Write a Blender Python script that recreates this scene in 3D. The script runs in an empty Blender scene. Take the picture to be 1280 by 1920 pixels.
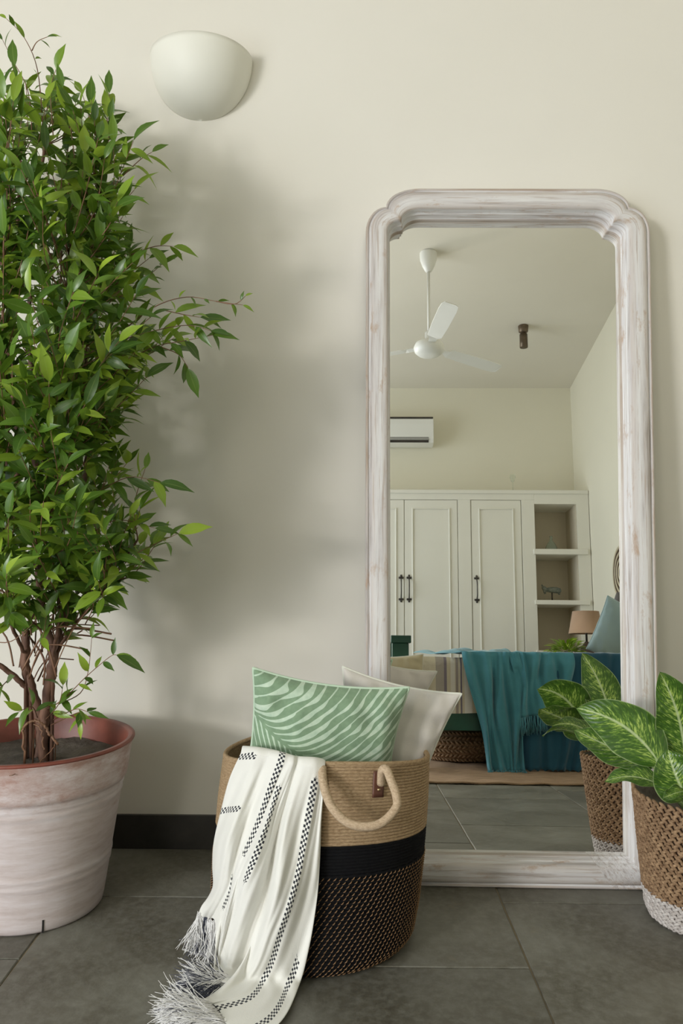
import bpy, bmesh, math, random
import numpy as np
from mathutils import Matrix, Vector, Euler
PI = math.pi
sc = bpy.context.scene
col = sc.collection
rnd = random.Random(7)
nr = np.random.default_rng(11)

# ------------------------------------------------------------------ camera
F = 1500.0
cam = bpy.data.objects.new('camera', bpy.data.cameras.new('camera'))
col.objects.link(cam)
cam.data.sensor_fit = 'HORIZONTAL'
cam.data.sensor_width = 36.0
cam.data.lens = F / 1280 * 36.0
cam.data.shift_y = 30 / 1280
cam.data.clip_start = 0.02
cam.matrix_world = Matrix.Translation((0, 0, 1.0)) @ Matrix.Rotation(PI / 2, 4, 'X') @ Matrix.Rotation(math.radians(0.5), 4, 'Z')
sc.camera = cam
# ------------------------------------------------------------------ world, lights, exposure
w = bpy.data.worlds.new('world'); sc.world = w; w.use_nodes = True
w.node_tree.nodes['Background'].inputs[0].default_value = (0.80, 0.90, 1.0, 1)
w.node_tree.nodes['Background'].inputs[1].default_value = 1.2
def area(name, loc, target, sx, sy, power, color):
    l = bpy.data.lights.new(name, 'AREA'); l.shape = 'RECTANGLE'; l.size = sx; l.size_y = sy
    l.energy = power; l.color = color
    o = bpy.data.objects.new(name, l); col.objects.link(o); o.location = loc
    o.rotation_euler = (Vector(target) - Vector(loc)).to_track_quat('-Z', 'Y').to_euler()
    return o
area('key_daylight', (-4.9, -3.75, 1.75), (-0.2, 2.3, 1.3), 1.15, 0.75, 225, (1.0, 0.965, 0.905))
area('window_daylight', (-2.72, -0.8, 1.5), (0.3, -0.6, 1.3), 2.9, 2.5, 100, (0.86, 0.93, 1.0))
area('rear_fill_light', (-1.6, -2.985, 1.7), (0.3, 2.4, 1.3), 1.2, 1.6, 46, (1.0, 0.95, 0.86))  # added fill light from behind the camera, no known source there
sc.view_settings.view_transform = 'Standard'
sc.view_settings.look = 'None'
sc.view_settings.exposure = -0.10
sc.view_settings.gamma = 1.0
sc.view_settings.use_curve_mapping = False
sc.cycles.use_denoising = True
sc.cycles.max_bounces = 10
sc.cycles.diffuse_bounces = 6
sc.cycles.glossy_bounces = 6
sc.cycles.sample_clamp_indirect = 8

# ------------------------------------------------------------------ helpers
MW = {}
def tag(o, label, cat, group=None):
    o['label'] = label; o['category'] = cat
    if group: o['group'] = group
    return o
def empty(name, loc, label, cat, group=None, mat=None):
    o = bpy.data.objects.new(name, None); col.objects.link(o)
    m = mat if mat is not None else Matrix.Translation(loc)
    o.matrix_world = m; MW[o] = m
    o.empty_display_size = 0.1
    return tag(o, label, cat, group)
def mk(name, verts, faces, mat, parent=None, smooth=True, local=False, uvs=None, origin=None):
    """one mesh object; verts in world space unless local=True (then in the parent's space)"""
    me = bpy.data.meshes.new(name)
    V = [Vector(v) for v in verts]
    if parent is not None:
        if not local:
            inv = MW[parent].inverted(); V = [inv @ v for v in V]
    elif origin is not None:
        V = [v - Vector(origin) for v in V]
    me.from_pydata([tuple(v) for v in V], [], [tuple(f) for f in faces])
    if smooth: me.polygons.foreach_set('use_smooth', [True] * len(me.polygons))
    if uvs:
        for nm, data in uvs.items():
            lay = me.uv_layers.new(name=nm)
            idx = np.empty(len(me.loops), dtype=np.int32); me.loops.foreach_get('vertex_index', idx)
            lay.data.foreach_set('uv', np.asarray(data, dtype=np.float32)[idx].ravel())
    if mat: me.materials.append(mat)
    me.update()
    o = bpy.data.objects.new(name, me); col.objects.link(o)
    if parent is not None:
        o.parent = parent; MW[o] = MW[parent].copy()
    elif origin is not None:
        o.location = origin; MW[o] = Matrix.Translation(origin)
    else: MW[o] = Matrix()
    return o
def structure(o): o['kind'] = 'structure'; return o
def stuff(o): o['kind'] = 'stuff'; return o
def fix_normals(o):
    bm = bmesh.new(); bm.from_mesh(o.data); bmesh.ops.recalc_face_normals(bm, faces=bm.faces); bm.to_mesh(o.data); bm.free(); return o
def bevel(o, wdt=0.003, seg=2, ang=0.6):
    m = o.modifiers.new('bevel', 'BEVEL'); m.width = wdt; m.segments = seg; m.limit_method = 'ANGLE'; m.angle_limit = ang
    return o
def merge(parts):
    V = []; Fc = []
    for v, f in parts:
        n = len(V); V += [tuple(p) for p in v]; Fc += [tuple(i + n for i in q) for q in f]
    return V, Fc
def box(x0, x1, y0, y1, z0, z1):
    v = [(x0, y0, z0), (x1, y0, z0), (x1, y1, z0), (x0, y1, z0), (x0, y0, z1), (x1, y0, z1), (x1, y1, z1), (x0, y1, z1)]
    f = [(0, 3, 2, 1), (4, 5, 6, 7), (0, 1, 5, 4), (1, 2, 6, 5), (2, 3, 7, 6), (3, 0, 4, 7)]
    return v, f
def catmull(P, n):
    P = [np.array(p, float) for p in P]
    out = []
    for i in range(len(P) - 1):
        p0 = P[max(i - 1, 0)]; p1 = P[i]; p2 = P[i + 1]; p3 = P[min(i + 2, len(P) - 1)]
        for k in range(n):
            t = k / n
            out.append(0.5 * ((2 * p1) + (-p0 + p2) * t + (2 * p0 - 5 * p1 + 4 * p2 - p3) * t * t + (-p0 + 3 * p1 - 3 * p2 + p3) * t ** 3))
    out.append(P[-1]); return out
def tube(P, r, seg=8, cap=True, closed=False):
    """tube along points P; r a number or a list"""
    P = [Vector(p) for p in P]; n = len(P)
    R = r if isinstance(r, (list, tuple)) else [r] * n
    V = []; Fc = []
    up = None
    for i in range(n):
        if closed: t = P[(i + 1) % n] - P[(i - 1) % n]
        else: t = P[min(i + 1, n - 1)] - P[max(i - 1, 0)]
        if t.length < 1e-9: t = Vector((0, 0, 1))
        t.normalize()
        if up is None:
            up = Vector((0, 0, 1)) if abs(t.z) < 0.9 else Vector((1, 0, 0))
        a = (up - t * up.dot(t))
        if a.length < 1e-6: a = t.orthogonal()
        a.normalize(); b = t.cross(a); up = a
        for k in range(seg):
            th = 2 * PI * k / seg
            V.append(P[i] + (a * math.cos(th) + b * math.sin(th)) * R[i])
    m = n if closed else n - 1
    for i in range(m):
        for k in range(seg):
            a0 = i * seg + k; a1 = i * seg + (k + 1) % seg
            j = (i + 1) % n
            Fc.append((a0, a1, j * seg + (k + 1) % seg, j * seg + k))
    if cap and not closed:
        Fc.append(tuple(range(seg))[::-1]); Fc.append(tuple((n - 1) * seg + k for k in range(seg)))
    return V, Fc
def lathe(prof, cx, cy, seg=64, sx=None, close_top=False, close_bottom=True):
    """prof: list of (r, z)"""
    V = []; Fc = []; n = len(prof)
    for r, z in prof:
        for k in range(seg):
            th = 2 * PI * k / seg
            V.append((cx + r * math.cos(th), cy + r * math.sin(th), z))
    for i in range(n - 1):
        for k in range(seg):
            k2 = (k + 1) % seg
            Fc.append((i * seg + k, i * seg + k2, (i + 1) * seg + k2, (i + 1) * seg + k))
    if close_bottom: Fc.append(tuple(range(seg))[::-1])
    if close_top: Fc.append(tuple((n - 1) * seg + k for k in range(seg)))
    return V, Fc
def gridfaces(nu, nv, wrap=False):
    Fc = []
    for j in range(nv - 1):
        for i in range(nu - 1 if not wrap else nu):
            i2 = (i + 1) % nu
            Fc.append((j * nu + i, j * nu + i2, (j + 1) * nu + i2, (j + 1) * nu + i))
    return Fc

# ---- materials
class NT:
    def __init__(s, name):
        s.m = bpy.data.materials.new(name); s.m.use_nodes = True; s.t = s.m.node_tree
        s.b = s.t.nodes['Principled BSDF']; s.out = s.t.nodes['Material Output']
    def n(s, typ, **kw):
        x = s.t.nodes.new(typ)
        for k, v in kw.items():
            if k.startswith('i_'): x.inputs[k[2:].replace('_', ' ')].default_value = v
            else: setattr(x, k, v)
        return x
    def l(s, a, b): s.t.links.new(a, b)
    def coord(s, kind='Object', scale=(1, 1, 1), rot=(0, 0, 0), uv=None):
        if uv: c = s.n('ShaderNodeUVMap', uv_map=uv); o = c.outputs[0]
        else: c = s.n('ShaderNodeTexCoord'); o = c.outputs[kind]
        mp = s.n('ShaderNodeMapping'); mp.inputs['Scale'].default_value = scale; mp.inputs['Rotation'].default_value = rot
        s.l(o, mp.inputs[0]); return mp.outputs[0]
    def noise(s, vec, scale, detail=4, rough=0.55, out='Fac'):
        x = s.n('ShaderNodeTexNoise'); x.inputs['Scale'].default_value = scale; x.inputs['Detail'].default_value = detail
        x.inputs['Roughness'].default_value = rough; s.l(vec, x.inputs['Vector']); return x.outputs[out]
    def ramp(s, fac, stops, interp='LINEAR'):
        x = s.n('ShaderNodeValToRGB'); x.color_ramp.interpolation = interp; e = x.color_ramp.elements
        while len(e) < len(stops): e.new(0.5)
        for el, (p, c) in zip(e, stops):
            el.position = p; el.color = (*c, 1) if len(c) == 3 else c
        s.l(fac, x.inputs[0]); return x.outputs[0]
    def mix(s, fac, a, b, mode='MIX'):
        x = s.n('ShaderNodeMix', data_type='RGBA', blend_type=mode)
        for sock, v in ((x.inputs[0], fac), (x.inputs[6], a), (x.inputs[7], b)):
            if isinstance(v, (int, float)): sock.default_value = v
            elif isinstance(v, tuple): sock.default_value = (*v, 1) if len(v) == 3 else v
            else: s.l(v, sock)
        return x.outputs[2]
    def math(s, op, a, b=None, c=None, clamp=False):
        x = s.n('ShaderNodeMath', operation=op, use_clamp=clamp)
        for i, v in enumerate((a, b, c)):
            if v is None: continue
            if isinstance(v, (int, float)): x.inputs[i].default_value = v
            else: s.l(v, x.inputs[i])
        return x.outputs[0]
    def sep(s, vec):
        x = s.n('ShaderNodeSeparateXYZ'); s.l(vec, x.inputs[0]); return x.outputs
    def bump(s, h, strength=0.3, dist=0.01, prev=None):
        x = s.n('ShaderNodeBump'); x.inputs['Strength'].default_value = strength; x.inputs['Distance'].default_value = dist
        s.l(h, x.inputs['Height'])
        if prev is not None: s.l(prev, x.inputs['Normal'])
        s.l(x.outputs[0], s.b.inputs['Normal']); return x.outputs[0]
    def col(s, c):
        if isinstance(c, tuple): s.b.inputs['Base Color'].default_value = (*c, 1)
        else: s.l(c, s.b.inputs['Base Color'])
    def set(s, **kw):
        for k, v in kw.items():
            i = s.b.inputs[k.replace('_', ' ')]
            if isinstance(v, (int, float)): i.default_value = v
            else: s.l(v, i)
        return s
def noisy(name, c1, c2, scale=8, rough=0.6, bump=0.15, bscale=60, stretch=(1, 1, 1), bdist=0.004, metallic=0):
    t = NT(name); v = t.coord('Object', stretch)
    t.col(t.ramp(t.noise(v, scale), [(0.3, c1), (0.7, c2)])); t.set(Roughness=rough, Metallic=metallic)
    if bump: t.bump(t.noise(v, bscale), bump, bdist)
    return t.m

M = {}
M['wall'] = noisy('wall_paint', (0.72, 0.692, 0.625), (0.76, 0.732, 0.67), 0.9, 0.75, 0.08, 25)
M['wall_rear'] = noisy('rear_wall_paint', (0.73, 0.70, 0.575), (0.76, 0.73, 0.605), 0.9, 0.75, 0.05, 25)
M['ceiling'] = noisy('ceiling_paint', (0.70, 0.665, 0.575), (0.73, 0.695, 0.605), 1.0, 0.8, 0.05, 25)
M['baseboard'] = noisy('black_stone', (0.018, 0.016, 0.014), (0.035, 0.030, 0.026), 14, 0.35, 0.1, 40)
# slate
t = NT('slate'); v = t.coord('Object'); oi = t.n('ShaderNodeObjectInfo')
big = t.noise(v, 3.2, 5, 0.6); fine = t.noise(v, 42, 6, 0.7); sp = t.noise(v, 9, 6, 0.75)
base = t.ramp(big, [(0.32, (0.064, 0.056, 0.038)), (0.5, (0.108, 0.101, 0.079)), (0.68, (0.168, 0.163, 0.136))])
c = t.mix(t.ramp(fine, [(0.42, (0, 0, 0)), (0.75, (0.6, 0.6, 0.6))]), base, (0.23, 0.23, 0.20), 'MIX')
c = t.mix(t.ramp(sp, [(0.60, (0, 0, 0)), (0.70, (0.5, 0.5, 0.5))]), c, (0.16, 0.135, 0.09))
tint = t.math('MULTIPLY_ADD', oi.outputs['Random'], 0.28, 0.86)
cc = t.n('ShaderNodeVectorMath', operation='SCALE'); t.l(c, cc.inputs[0]); t.l(tint, cc.inputs['Scale'])
t.col(cc.outputs[0]); t.set(Roughness=t.math('MULTIPLY_ADD', fine, 0.35, 0.30))
bn = t.bump(t.noise(v, 14, 6, 0.6), 0.35, 0.006); t.bump(fine, 0.25, 0.002, bn)
M['slate'] = t.m
M['grout'] = noisy('grout', (0.19, 0.155, 0.10), (0.24, 0.20, 0.13), 20, 0.9, 0)
# whitewashed wood (uv: u along the grain)
t = NT('whitewashed_wood'); v = t.coord(uv='uv', scale=(2.0, 34, 1)); v2 = t.coord(uv='uv', scale=(5.0, 160, 1)); v3 = t.coord(uv='uv', scale=(9, 22, 1))
s1 = t.noise(v, 1.0, 6, 0.65); s2 = t.noise(v2, 1.0, 4, 0.6); s3 = t.noise(v3, 1.0, 5, 0.7)
c = t.ramp(s1, [(0.33, (0.36, 0.315, 0.29)), (0.44, (0.60, 0.575, 0.575)), (0.56, (0.73, 0.72, 0.72)), (0.72, (0.62, 0.61, 0.645))])
c = t.mix(t.ramp(s2, [(0.55, (0, 0, 0)), (0.66, (0.75, 0.75, 0.75))]), c, (0.42, 0.34, 0.29))
c = t.mix(t.ramp(s3, [(0.57, (0, 0, 0)), (0.69, (0.85, 0.85, 0.85))]), c, (0.44, 0.31, 0.225))
geo = t.n('ShaderNodeNewGeometry')
edge = t.ramp(geo.outputs['Pointiness'], [(0.51, (0, 0, 0)), (0.55, (1, 1, 1))])
edge = t.mix(t.ramp(s1, [(0.35, (0, 0, 0)), (0.6, (0.8, 0.8, 0.8))]), (0, 0, 0), edge)
c = t.mix(edge, c, (0.34, 0.235, 0.155))
t.col(c); t.set(Roughness=0.55); t.bump(s1, 0.35, 0.004)
M['wood'] = t.m
t = NT('looking_glass'); t.col((0.96, 0.955, 0.925)); t.set(Metallic=1.0, Roughness=0.0); M['glass_mirror'] = t.m
M['backing'] = noisy('backing_board', (0.16, 0.11, 0.07), (0.22, 0.15, 0.1), 6, 0.8, 0)
M['plaster'] = noisy('white_plaster', (0.76, 0.75, 0.68), (0.80, 0.79, 0.72), 3, 0.55, 0.05, 30)
# pot
t = NT('whitewashed_clay'); v = t.coord('Object', (3.0, 3.0, 20)); v2 = t.coord('Object', (1, 1, 2.2)); zz = t.sep(t.coord('Object'))[2]
st = t.noise(v, 2.0, 6, 0.7); pt = t.noise(v2, 11, 8, 0.78); pt2 = t.noise(v2, 4.5, 4, 0.6)
hz = t.math('MULTIPLY', t.math('SUBTRACT', zz, 0.26), 1.25)
m1 = t.math('ADD', t.math('MULTIPLY_ADD', pt2, 0.45, t.math('MULTIPLY', pt, 0.6)), hz)
base = t.ramp(st, [(0.30, (0.50, 0.41, 0.385)), (0.5, (0.62, 0.54, 0.53)), (0.7, (0.71, 0.65, 0.66))])
c = t.mix(t.ramp(m1, [(0.62, (0, 0, 0)), (0.78, (0.75, 0.75, 0.75))]), base, (0.36, 0.18, 0.13))
t.col(c); t.set(Roughness=0.5); t.bump(st, 0.25, 0.003); M['pot'] = t.m
M['clay'] = noisy('red_clay', (0.13, 0.035, 0.024), (0.27, 0.075, 0.05), 9, 0.45, 0.15, 30)
M['soil'] = noisy('dry_soil', (0.06, 0.05, 0.04), (0.14, 0.12, 0.10), 18, 0.9, 0.7, 60, bdist=0.01)
M['black'] = noisy('dark_crack', (0.01, 0.01, 0.01), (0.015, 0.012, 0.01), 5, 0.9, 0)
M['bark'] = noisy('reddish_bark', (0.060, 0.028, 0.018), (0.22, 0.115, 0.075), 30, 0.75, 0.8, 60, (1, 1, 0.35), 0.004)
M['twig'] = noisy('twig_bark', (0.16, 0.07, 0.04), (0.24, 0.13, 0.07), 20, 0.6, 0.2, 60)
def leafmat(name, c1, c2, c3, transl=0.35, rough=0.32):
    t = NT(name); oi = t.n('ShaderNodeObjectInfo'); uv = t.coord(uv='uv')
    at = t.sep(uv)
    r = t.math('FRACT', t.math('ADD', oi.outputs['Random'], t.math('MULTIPLY', t.math('FLOOR', at[0]), 0.618)))
    c = t.ramp(r, [(0.0, c1), (0.55, c2), (1.0, c3)])
    fx = t.math('ABSOLUTE', t.math('SUBTRACT', t.math('FRACT', at[0]), 0.5))
    rib = t.ramp(fx, [(0.0, (1, 1, 1)), (0.05, (0, 0, 0))])
    c = t.mix(t.math('MULTIPLY', t.sep(rib)[0], 0.35), c, (0.32, 0.42, 0.12))
    t.col(c); t.set(Roughness=rough)
    tr = t.n('ShaderNodeBsdfTranslucent'); t.l(t.mix(0.35, c, (0.35, 0.55, 0.05)), tr.inputs[0])
    mx = t.n('ShaderNodeMixShader'); mx.inputs[0].default_value = transl
    t.l(t.b.outputs[0], mx.inputs[1]); t.l(tr.outputs[0], mx.inputs[2]); t.l(mx.outputs[0], t.out.inputs[0])
    return t.m
M['leaf'] = leafmat('tree_leaf', (0.040, 0.095, 0.018), (0.105, 0.205, 0.022), (0.33, 0.46, 0.045), 0.30)
# aglaonema leaf (uv u across 0..1, v along 0..1)
t = NT('variegated_leaf'); uvn = t.n('ShaderNodeUVMap', uv_map='uv'); x, y, _ = t.sep(uvn.outputs[0])
ax = t.math('ABSOLUTE', t.math('SUBTRACT', x, 0.5))
sv = t.n('ShaderNodeCombineXYZ'); t.l(t.math('MULTIPLY', ax, 11.0), sv.inputs[0])
t.l(t.math('MULTIPLY', t.math('SUBTRACT', y, t.math('MULTIPLY', ax, 0.55)), 46.0), sv.inputs[1])
ob = t.n('ShaderNodeObjectInfo'); t.l(t.math('MULTIPLY', ob.outputs['Random'], 40), sv.inputs[2])
nz = t.noise(sv.outputs[0], 1.0, 3, 0.6)
big = t.noise(t.coord(uv='uv', scale=(3, 4, 1)), 1.0, 2)
msk = t.math('MULTIPLY_ADD', big, 0.35, t.math('SUBTRACT', nz, t.math('MULTIPLY', t.math('POWER', ax, 2.0), 0.6)))
c = t.ramp(msk, [(0.56, (0.045, 0.11, 0.016)), (0.68, (0.10, 0.21, 0.025)), (0.80, (0.42, 0.55, 0.13))])
rib = t.ramp(ax, [(0.012, (1, 1, 1)), (0.035, (0, 0, 0))]); c = t.mix(t.math('MULTIPLY', t.sep(rib)[0], 0.85), c, (0.52, 0.62, 0.33))
edg = t.ramp(ax, [(0.475, (0, 0, 0)), (0.495, (1, 1, 1))]); c = t.mix(t.math('MULTIPLY', t.sep(edg)[0], 0.6), c, (0.5, 0.6, 0.3))
t.col(c); t.set(Roughness=0.30)
wv = t.math('SINE', t.math('MULTIPLY', t.math('SUBTRACT', y, t.math('MULTIPLY', ax, 0.55)), 80.0)); t.bump(wv, 0.22, 0.003)
tr = t.n('ShaderNodeBsdfTranslucent'); t.l(c, tr.inputs[0]); mx = t.n('ShaderNodeMixShader'); mx.inputs[0].default_value = 0.2
t.l(t.b.outputs[0], mx.inputs[1]); t.l(tr.outputs[0], mx.inputs[2]); t.l(mx.outputs[0], t.out.inputs[0])
M['aglaonema'] = t.m
# fibres
def rope(name, c1, c2, scale=90, rough=0.85, stretch=(1, 1, 3)):
    t = NT(name); v = t.coord('Object', stretch); a = t.noise(v, scale, 4, 0.7); b = t.noise(v, scale * 0.12, 3)
    c = t.ramp(a, [(0.3, c1), (0.68, c2)]); c = t.mix(t.math('MULTIPLY', b, 0.35), c, c1)
    t.col(c); t.set(Roughness=rough); t.b.inputs['Specular IOR Level'].default_value = 0.12; t.bump(a, 0.6, 0.002); return t.m
M['jute'] = rope('jute', (0.23, 0.15, 0.08), (0.50, 0.365, 0.225), 120)
M['jute_handle'] = rope('jute_handle', (0.34, 0.24, 0.15), (0.66, 0.52, 0.37), 140)
M['black_rope'] = rope('black_rope', (0.004, 0.004, 0.005), (0.010, 0.010, 0.011), 120)
M['tan_stitch'] = rope('tan_stitch', (0.15, 0.085, 0.042), (0.36, 0.22, 0.12), 90)
M['braid'] = rope('brown_braid', (0.14, 0.078, 0.042), (0.48, 0.32, 0.19), 70, stretch=(1, 1, 1))
M['white_braid'] = rope('whitewashed_braid', (0.42, 0.37, 0.34), (0.70, 0.66, 0.63), 60, stretch=(1, 1, 1))
M['leather'] = noisy('brown_leather', (0.08, 0.03, 0.02), (0.13, 0.05, 0.03), 20, 0.5, 0.2, 60)
M['brass'] = noisy('brass_rivet', (0.55, 0.38, 0.2), (0.65, 0.48, 0.28), 20, 0.35, 0, metallic=1)
def cloth(name, c1, c2, weave=900, rough=0.9, bump=0.25, sc_=3):
    t = NT(name); v = t.coord('Object'); a = t.noise(v, sc_, 4); g = t.noise(v, weave * 0.35, 2)
    t.col(t.mix(t.math('MULTIPLY', g, 0.25), t.ramp(a, [(0.3, c1), (0.7, c2)]), c1)); t.set(Roughness=rough)
    t.b.inputs['Sheen Weight'].default_value = 0.25
    t.bump(g, bump, 0.0015); return t.m
M['white_cloth'] = cloth('white_cotton', (0.76, 0.75, 0.70), (0.82, 0.81, 0.77))
M['linen'] = cloth('pale_linen', (0.58, 0.54, 0.50), (0.66, 0.63, 0.59))
M['piping'] = cloth('pale_piping', (0.66, 0.66, 0.58), (0.72, 0.72, 0.66))
M['green_piping'] = cloth('green_piping', (0.45, 0.58, 0.44), (0.52, 0.64, 0.5))
M['navy'] = cloth('navy_yarn', (0.03, 0.035, 0.06), (0.06, 0.065, 0.10))
M['white_yarn'] = cloth('white_yarn', (0.74, 0.73, 0.72), (0.82, 0.81, 0.8))
M['teal'] = cloth('teal_cotton', (0.035, 0.18, 0.235), (0.07, 0.27, 0.325), 500, bump=0.6, sc_=5)
M['blue'] = cloth('deep_blue_cotton', (0.005, 0.055, 0.10), (0.008, 0.08, 0.13), 500, bump=0.4)
M['pillow_blue'] = cloth('grey_blue_linen', (0.25, 0.34, 0.35), (0.31, 0.41, 0.42))
M['grey'] = cloth('charcoal_knit', (0.11, 0.10, 0.095), (0.16, 0.15, 0.14), 200, bump=0.7)
M['cream'] = cloth('cream_linen', (0.50, 0.44, 0.29), (0.57, 0.51, 0.36))
M['green_paint'] = noisy('dark_green_paint', (0.006, 0.05, 0.032), (0.01, 0.075, 0.048), 10, 0.4, 0.1, 30)
M['cupboard'] = noisy('cupboard_paint', (0.75, 0.735, 0.655), (0.78, 0.765, 0.685), 2, 0.45, 0)
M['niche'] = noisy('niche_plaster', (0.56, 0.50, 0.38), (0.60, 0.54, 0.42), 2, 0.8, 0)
M['iron'] = noisy('dark_iron', (0.05, 0.045, 0.04), (0.09, 0.08, 0.07), 20, 0.45, 0, metallic=0.7)
M['white_plastic'] = noisy('white_plastic', (0.74, 0.74, 0.70), (0.78, 0.78, 0.74), 3, 0.35, 0)
M['dark_slot'] = noisy('dark_vent', (0.03, 0.025, 0.02), (0.05, 0.04, 0.03), 10, 0.6, 0)
M['bronze'] = noisy('bronze', (0.10, 0.075, 0.05), (0.16, 0.12, 0.08), 20, 0.4, 0, metallic=0.6)
M['patina'] = noisy('green_patina', (0.10, 0.12, 0.10), (0.25, 0.27, 0.23), 40, 0.7, 0.3, 80)
M['shade'] = cloth('tan_linen_shade', (0.42, 0.27, 0.17), (0.50, 0.33, 0.22))
M['brown_pot'] = noisy('brown_ceramic', (0.10, 0.07, 0.06), (0.15, 0.11, 0.09), 12, 0.4, 0)
M['lime'] = leafmat('lime_leaf', (0.16, 0.30, 0.02), (0.26, 0.42, 0.03), (0.38, 0.52, 0.05), 0.3)
M['dark_wood'] = noisy('dark_wood', (0.06, 0.035, 0.02), (0.11, 0.065, 0.04), 8, 0.5, 0.1, 40, (1, 8, 8))
t = NT('green_bottle_glass'); t.col((0.86, 0.95, 0.90)); t.set(Roughness=0.03); t.b.inputs['Transmission Weight'].default_value = 0.9
t.b.inputs['IOR'].default_value = 1.3; M['bottle'] = t.m
t = NT('clear_glass'); t.col((0.85, 0.9, 0.85)); t.set(Roughness=0.03); t.b.inputs['Transmission Weight'].default_value = 0.95
t.b.inputs['IOR'].default_value = 1.2; M['clear'] = t.m
# bedspread with stripes along x
t = NT('striped_bedspread'); v = t.coord('Object'); X = t.math('ADD', t.sep(v)[0], 1.15)
def band(x0, x1, c, prev):
    k = t.math('MULTIPLY', t.math('GREATER_THAN', X, x0), t.math('LESS_THAN', X, x1)); return t.mix(k, prev, c)
c = t.ramp(t.noise(v, 6), [(0.3, (0.52, 0.47, 0.35)), (0.7, (0.60, 0.555, 0.44))])
for x0, x1, cc_ in ((0.33, 0.40, (0.66, 0.63, 0.55)), (0.485, 0.535, (0.36, 0.33, 0.29)), (0.535, 0.552, (0.20, 0.175, 0.21)), (0.575, 0.60, (0.62, 0.6, 0.54)), (0.605, 0.62, (0.30, 0.26, 0.24)), (0.632, 0.642, (0.17, 0.15, 0.19)), (0.655, 0.70, (0.64, 0.62, 0.58)), (1.55, 1.60, (0.3, 0.27, 0.28)), (1.64, 1.66, (0.25, 0.2, 0.24))):
    c = band(x0, x1, cc_, c)
t.col(c); t.set(Roughness=0.9); t.bump(t.noise(v, 14, 3), 0.5, 0.02); M['spread'] = t.m
# rug
t = NT('jute_rug'); v = t.coord('Object', (6, 90, 6)); a = t.noise(v, 1.5, 4, 0.7); b = t.noise(t.coord('Object'), 30, 4)
t.col(t.mix(t.math('MULTIPLY', b, 0.5), t.ramp(a, [(0.3, (0.17, 0.10, 0.055)), (0.7, (0.43, 0.29, 0.18))]), (0.33, 0.23, 0.14))); t.set(Roughness=0.9); t.bump(a, 0.6, 0.006)
M['rug'] = t.m

# ------------------------------------------------------------------ the room
XL, XR, YF, YB = -2.5, 2.09, 2.492, -3.0
def ceil_z(y): return 3.39 + 0.11 * (y + 3)
zf, zb = ceil_z(YF), ceil_z(YB)
T = 0.15
def prism(pts, axis, a0, a1):
    """extrude a polygon along an axis; pts = 2-D"""
    n = len(pts)
    def P(p, a):
        return (a, p[0], p[1]) if axis == 'x' else (p[0], a, p[1])
    V = [P(p, a0) for p in pts] + [P(p, a1) for p in pts]
    Fc = [tuple(range(n))[::-1], tuple(range(n, 2 * n))] + [(i, (i + 1) % n, n + (i + 1) % n, n + i) for i in range(n)]
    return V, Fc
structure(mk('wall_front', *box(XL - T, XR + T, YF, YF + T, -0.1, zf + 0.1), M['wall'], smooth=False))
structure(mk('wall_back', *box(XL - T, XR + T, YB - T, YB, -0.1, zb + 0.1), M['wall_rear'], smooth=False))
structure(fix_normals(mk('wall_right', *prism([(YB, -0.1), (YF, -0.1), (YF, zf), (YB, zb)], 'x', XR, XR + T), M['wall_rear'], smooth=False)))
# left wall with a wide opening for the garden door (out of frame, the daylight comes through it)
OY0, OY1, OZ0, OZ1 = -2.6, 0.60, 0.08, 2.85
vs = []
for (y0, z0, y1, z1) in ((YB, -0.1, OY0, ceil_z(OY0)), (OY1, -0.1, YF, None), (OY0, -0.1, OY1, OZ0)):
    if z1 is None: vs.append(prism([(y0, z0), (y1, z0), (y1, ceil_z(y1)), (y0, ceil_z(y0))], 'x', XL - T, XL))
    else: vs.append(prism([(y0, z0), (y1, z0), (y1, z1 if z1 < 1 else ceil_z(y1)), (y0, z1 if z1 < 1 else ceil_z(y0))], 'x', XL - T, XL))
vs.append(prism([(OY0, OZ1), (OY1, OZ1), (OY1, ceil_z(OY1)), (OY0, ceil_z(OY0))], 'x', XL - T, XL))
structure(fix_normals(mk('wall_left', *merge(vs), M['wall'], smooth=False)))
structure(fix_normals(mk('ceiling', *prism([(YB - T, ceil_z(YB - T)), (YF + T, ceil_z(YF + T)), (YF + T, ceil_z(YF + T) + 0.12), (YB - T, ceil_z(YB - T) + 0.12)], 'x', XL - T, XR + T), M['ceiling'], smooth=False)))
wf = [box(XL - 0.10, XL - 0.04, OY0, OY0 + 0.05, OZ0, OZ1), box(XL - 0.10, XL - 0.04, OY1 - 0.05, OY1, OZ0, OZ1),
      box(XL - 0.10, XL - 0.04, OY0 + 0.05, OY1 - 0.05, OZ0, OZ0 + 0.05), box(XL - 0.10, XL - 0.04, OY0 + 0.05, OY1 - 0.05, OZ1 - 0.05, OZ1)]
structure(mk('window_1', *merge(wf), M['cupboard'], smooth=False))
wf = [box(-2.26, -2.20, YB, YB + 0.05, 0.84, 2.56), box(-1.0, -0.94, YB, YB + 0.05, 0.84, 2.56), box(-2.20, -1.0, YB, YB + 0.05, 0.84, 0.90), box(-2.20, -1.0, YB, YB + 0.05, 2.50, 2.56),
      box(-1.615, -1.585, YB + 0.02, YB + 0.05, 0.90, 2.50)]
structure(mk('fill_light_frame', *merge(wf), M['cupboard'], smooth=False))  # made-up frame dressing the added rear fill light; the wall behind is solid
structure(mk('baseboard_front', *box(XL, XR, YF - 0.012, YF, 0.0, 0.104), M['baseboard'], smooth=False))
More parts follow.
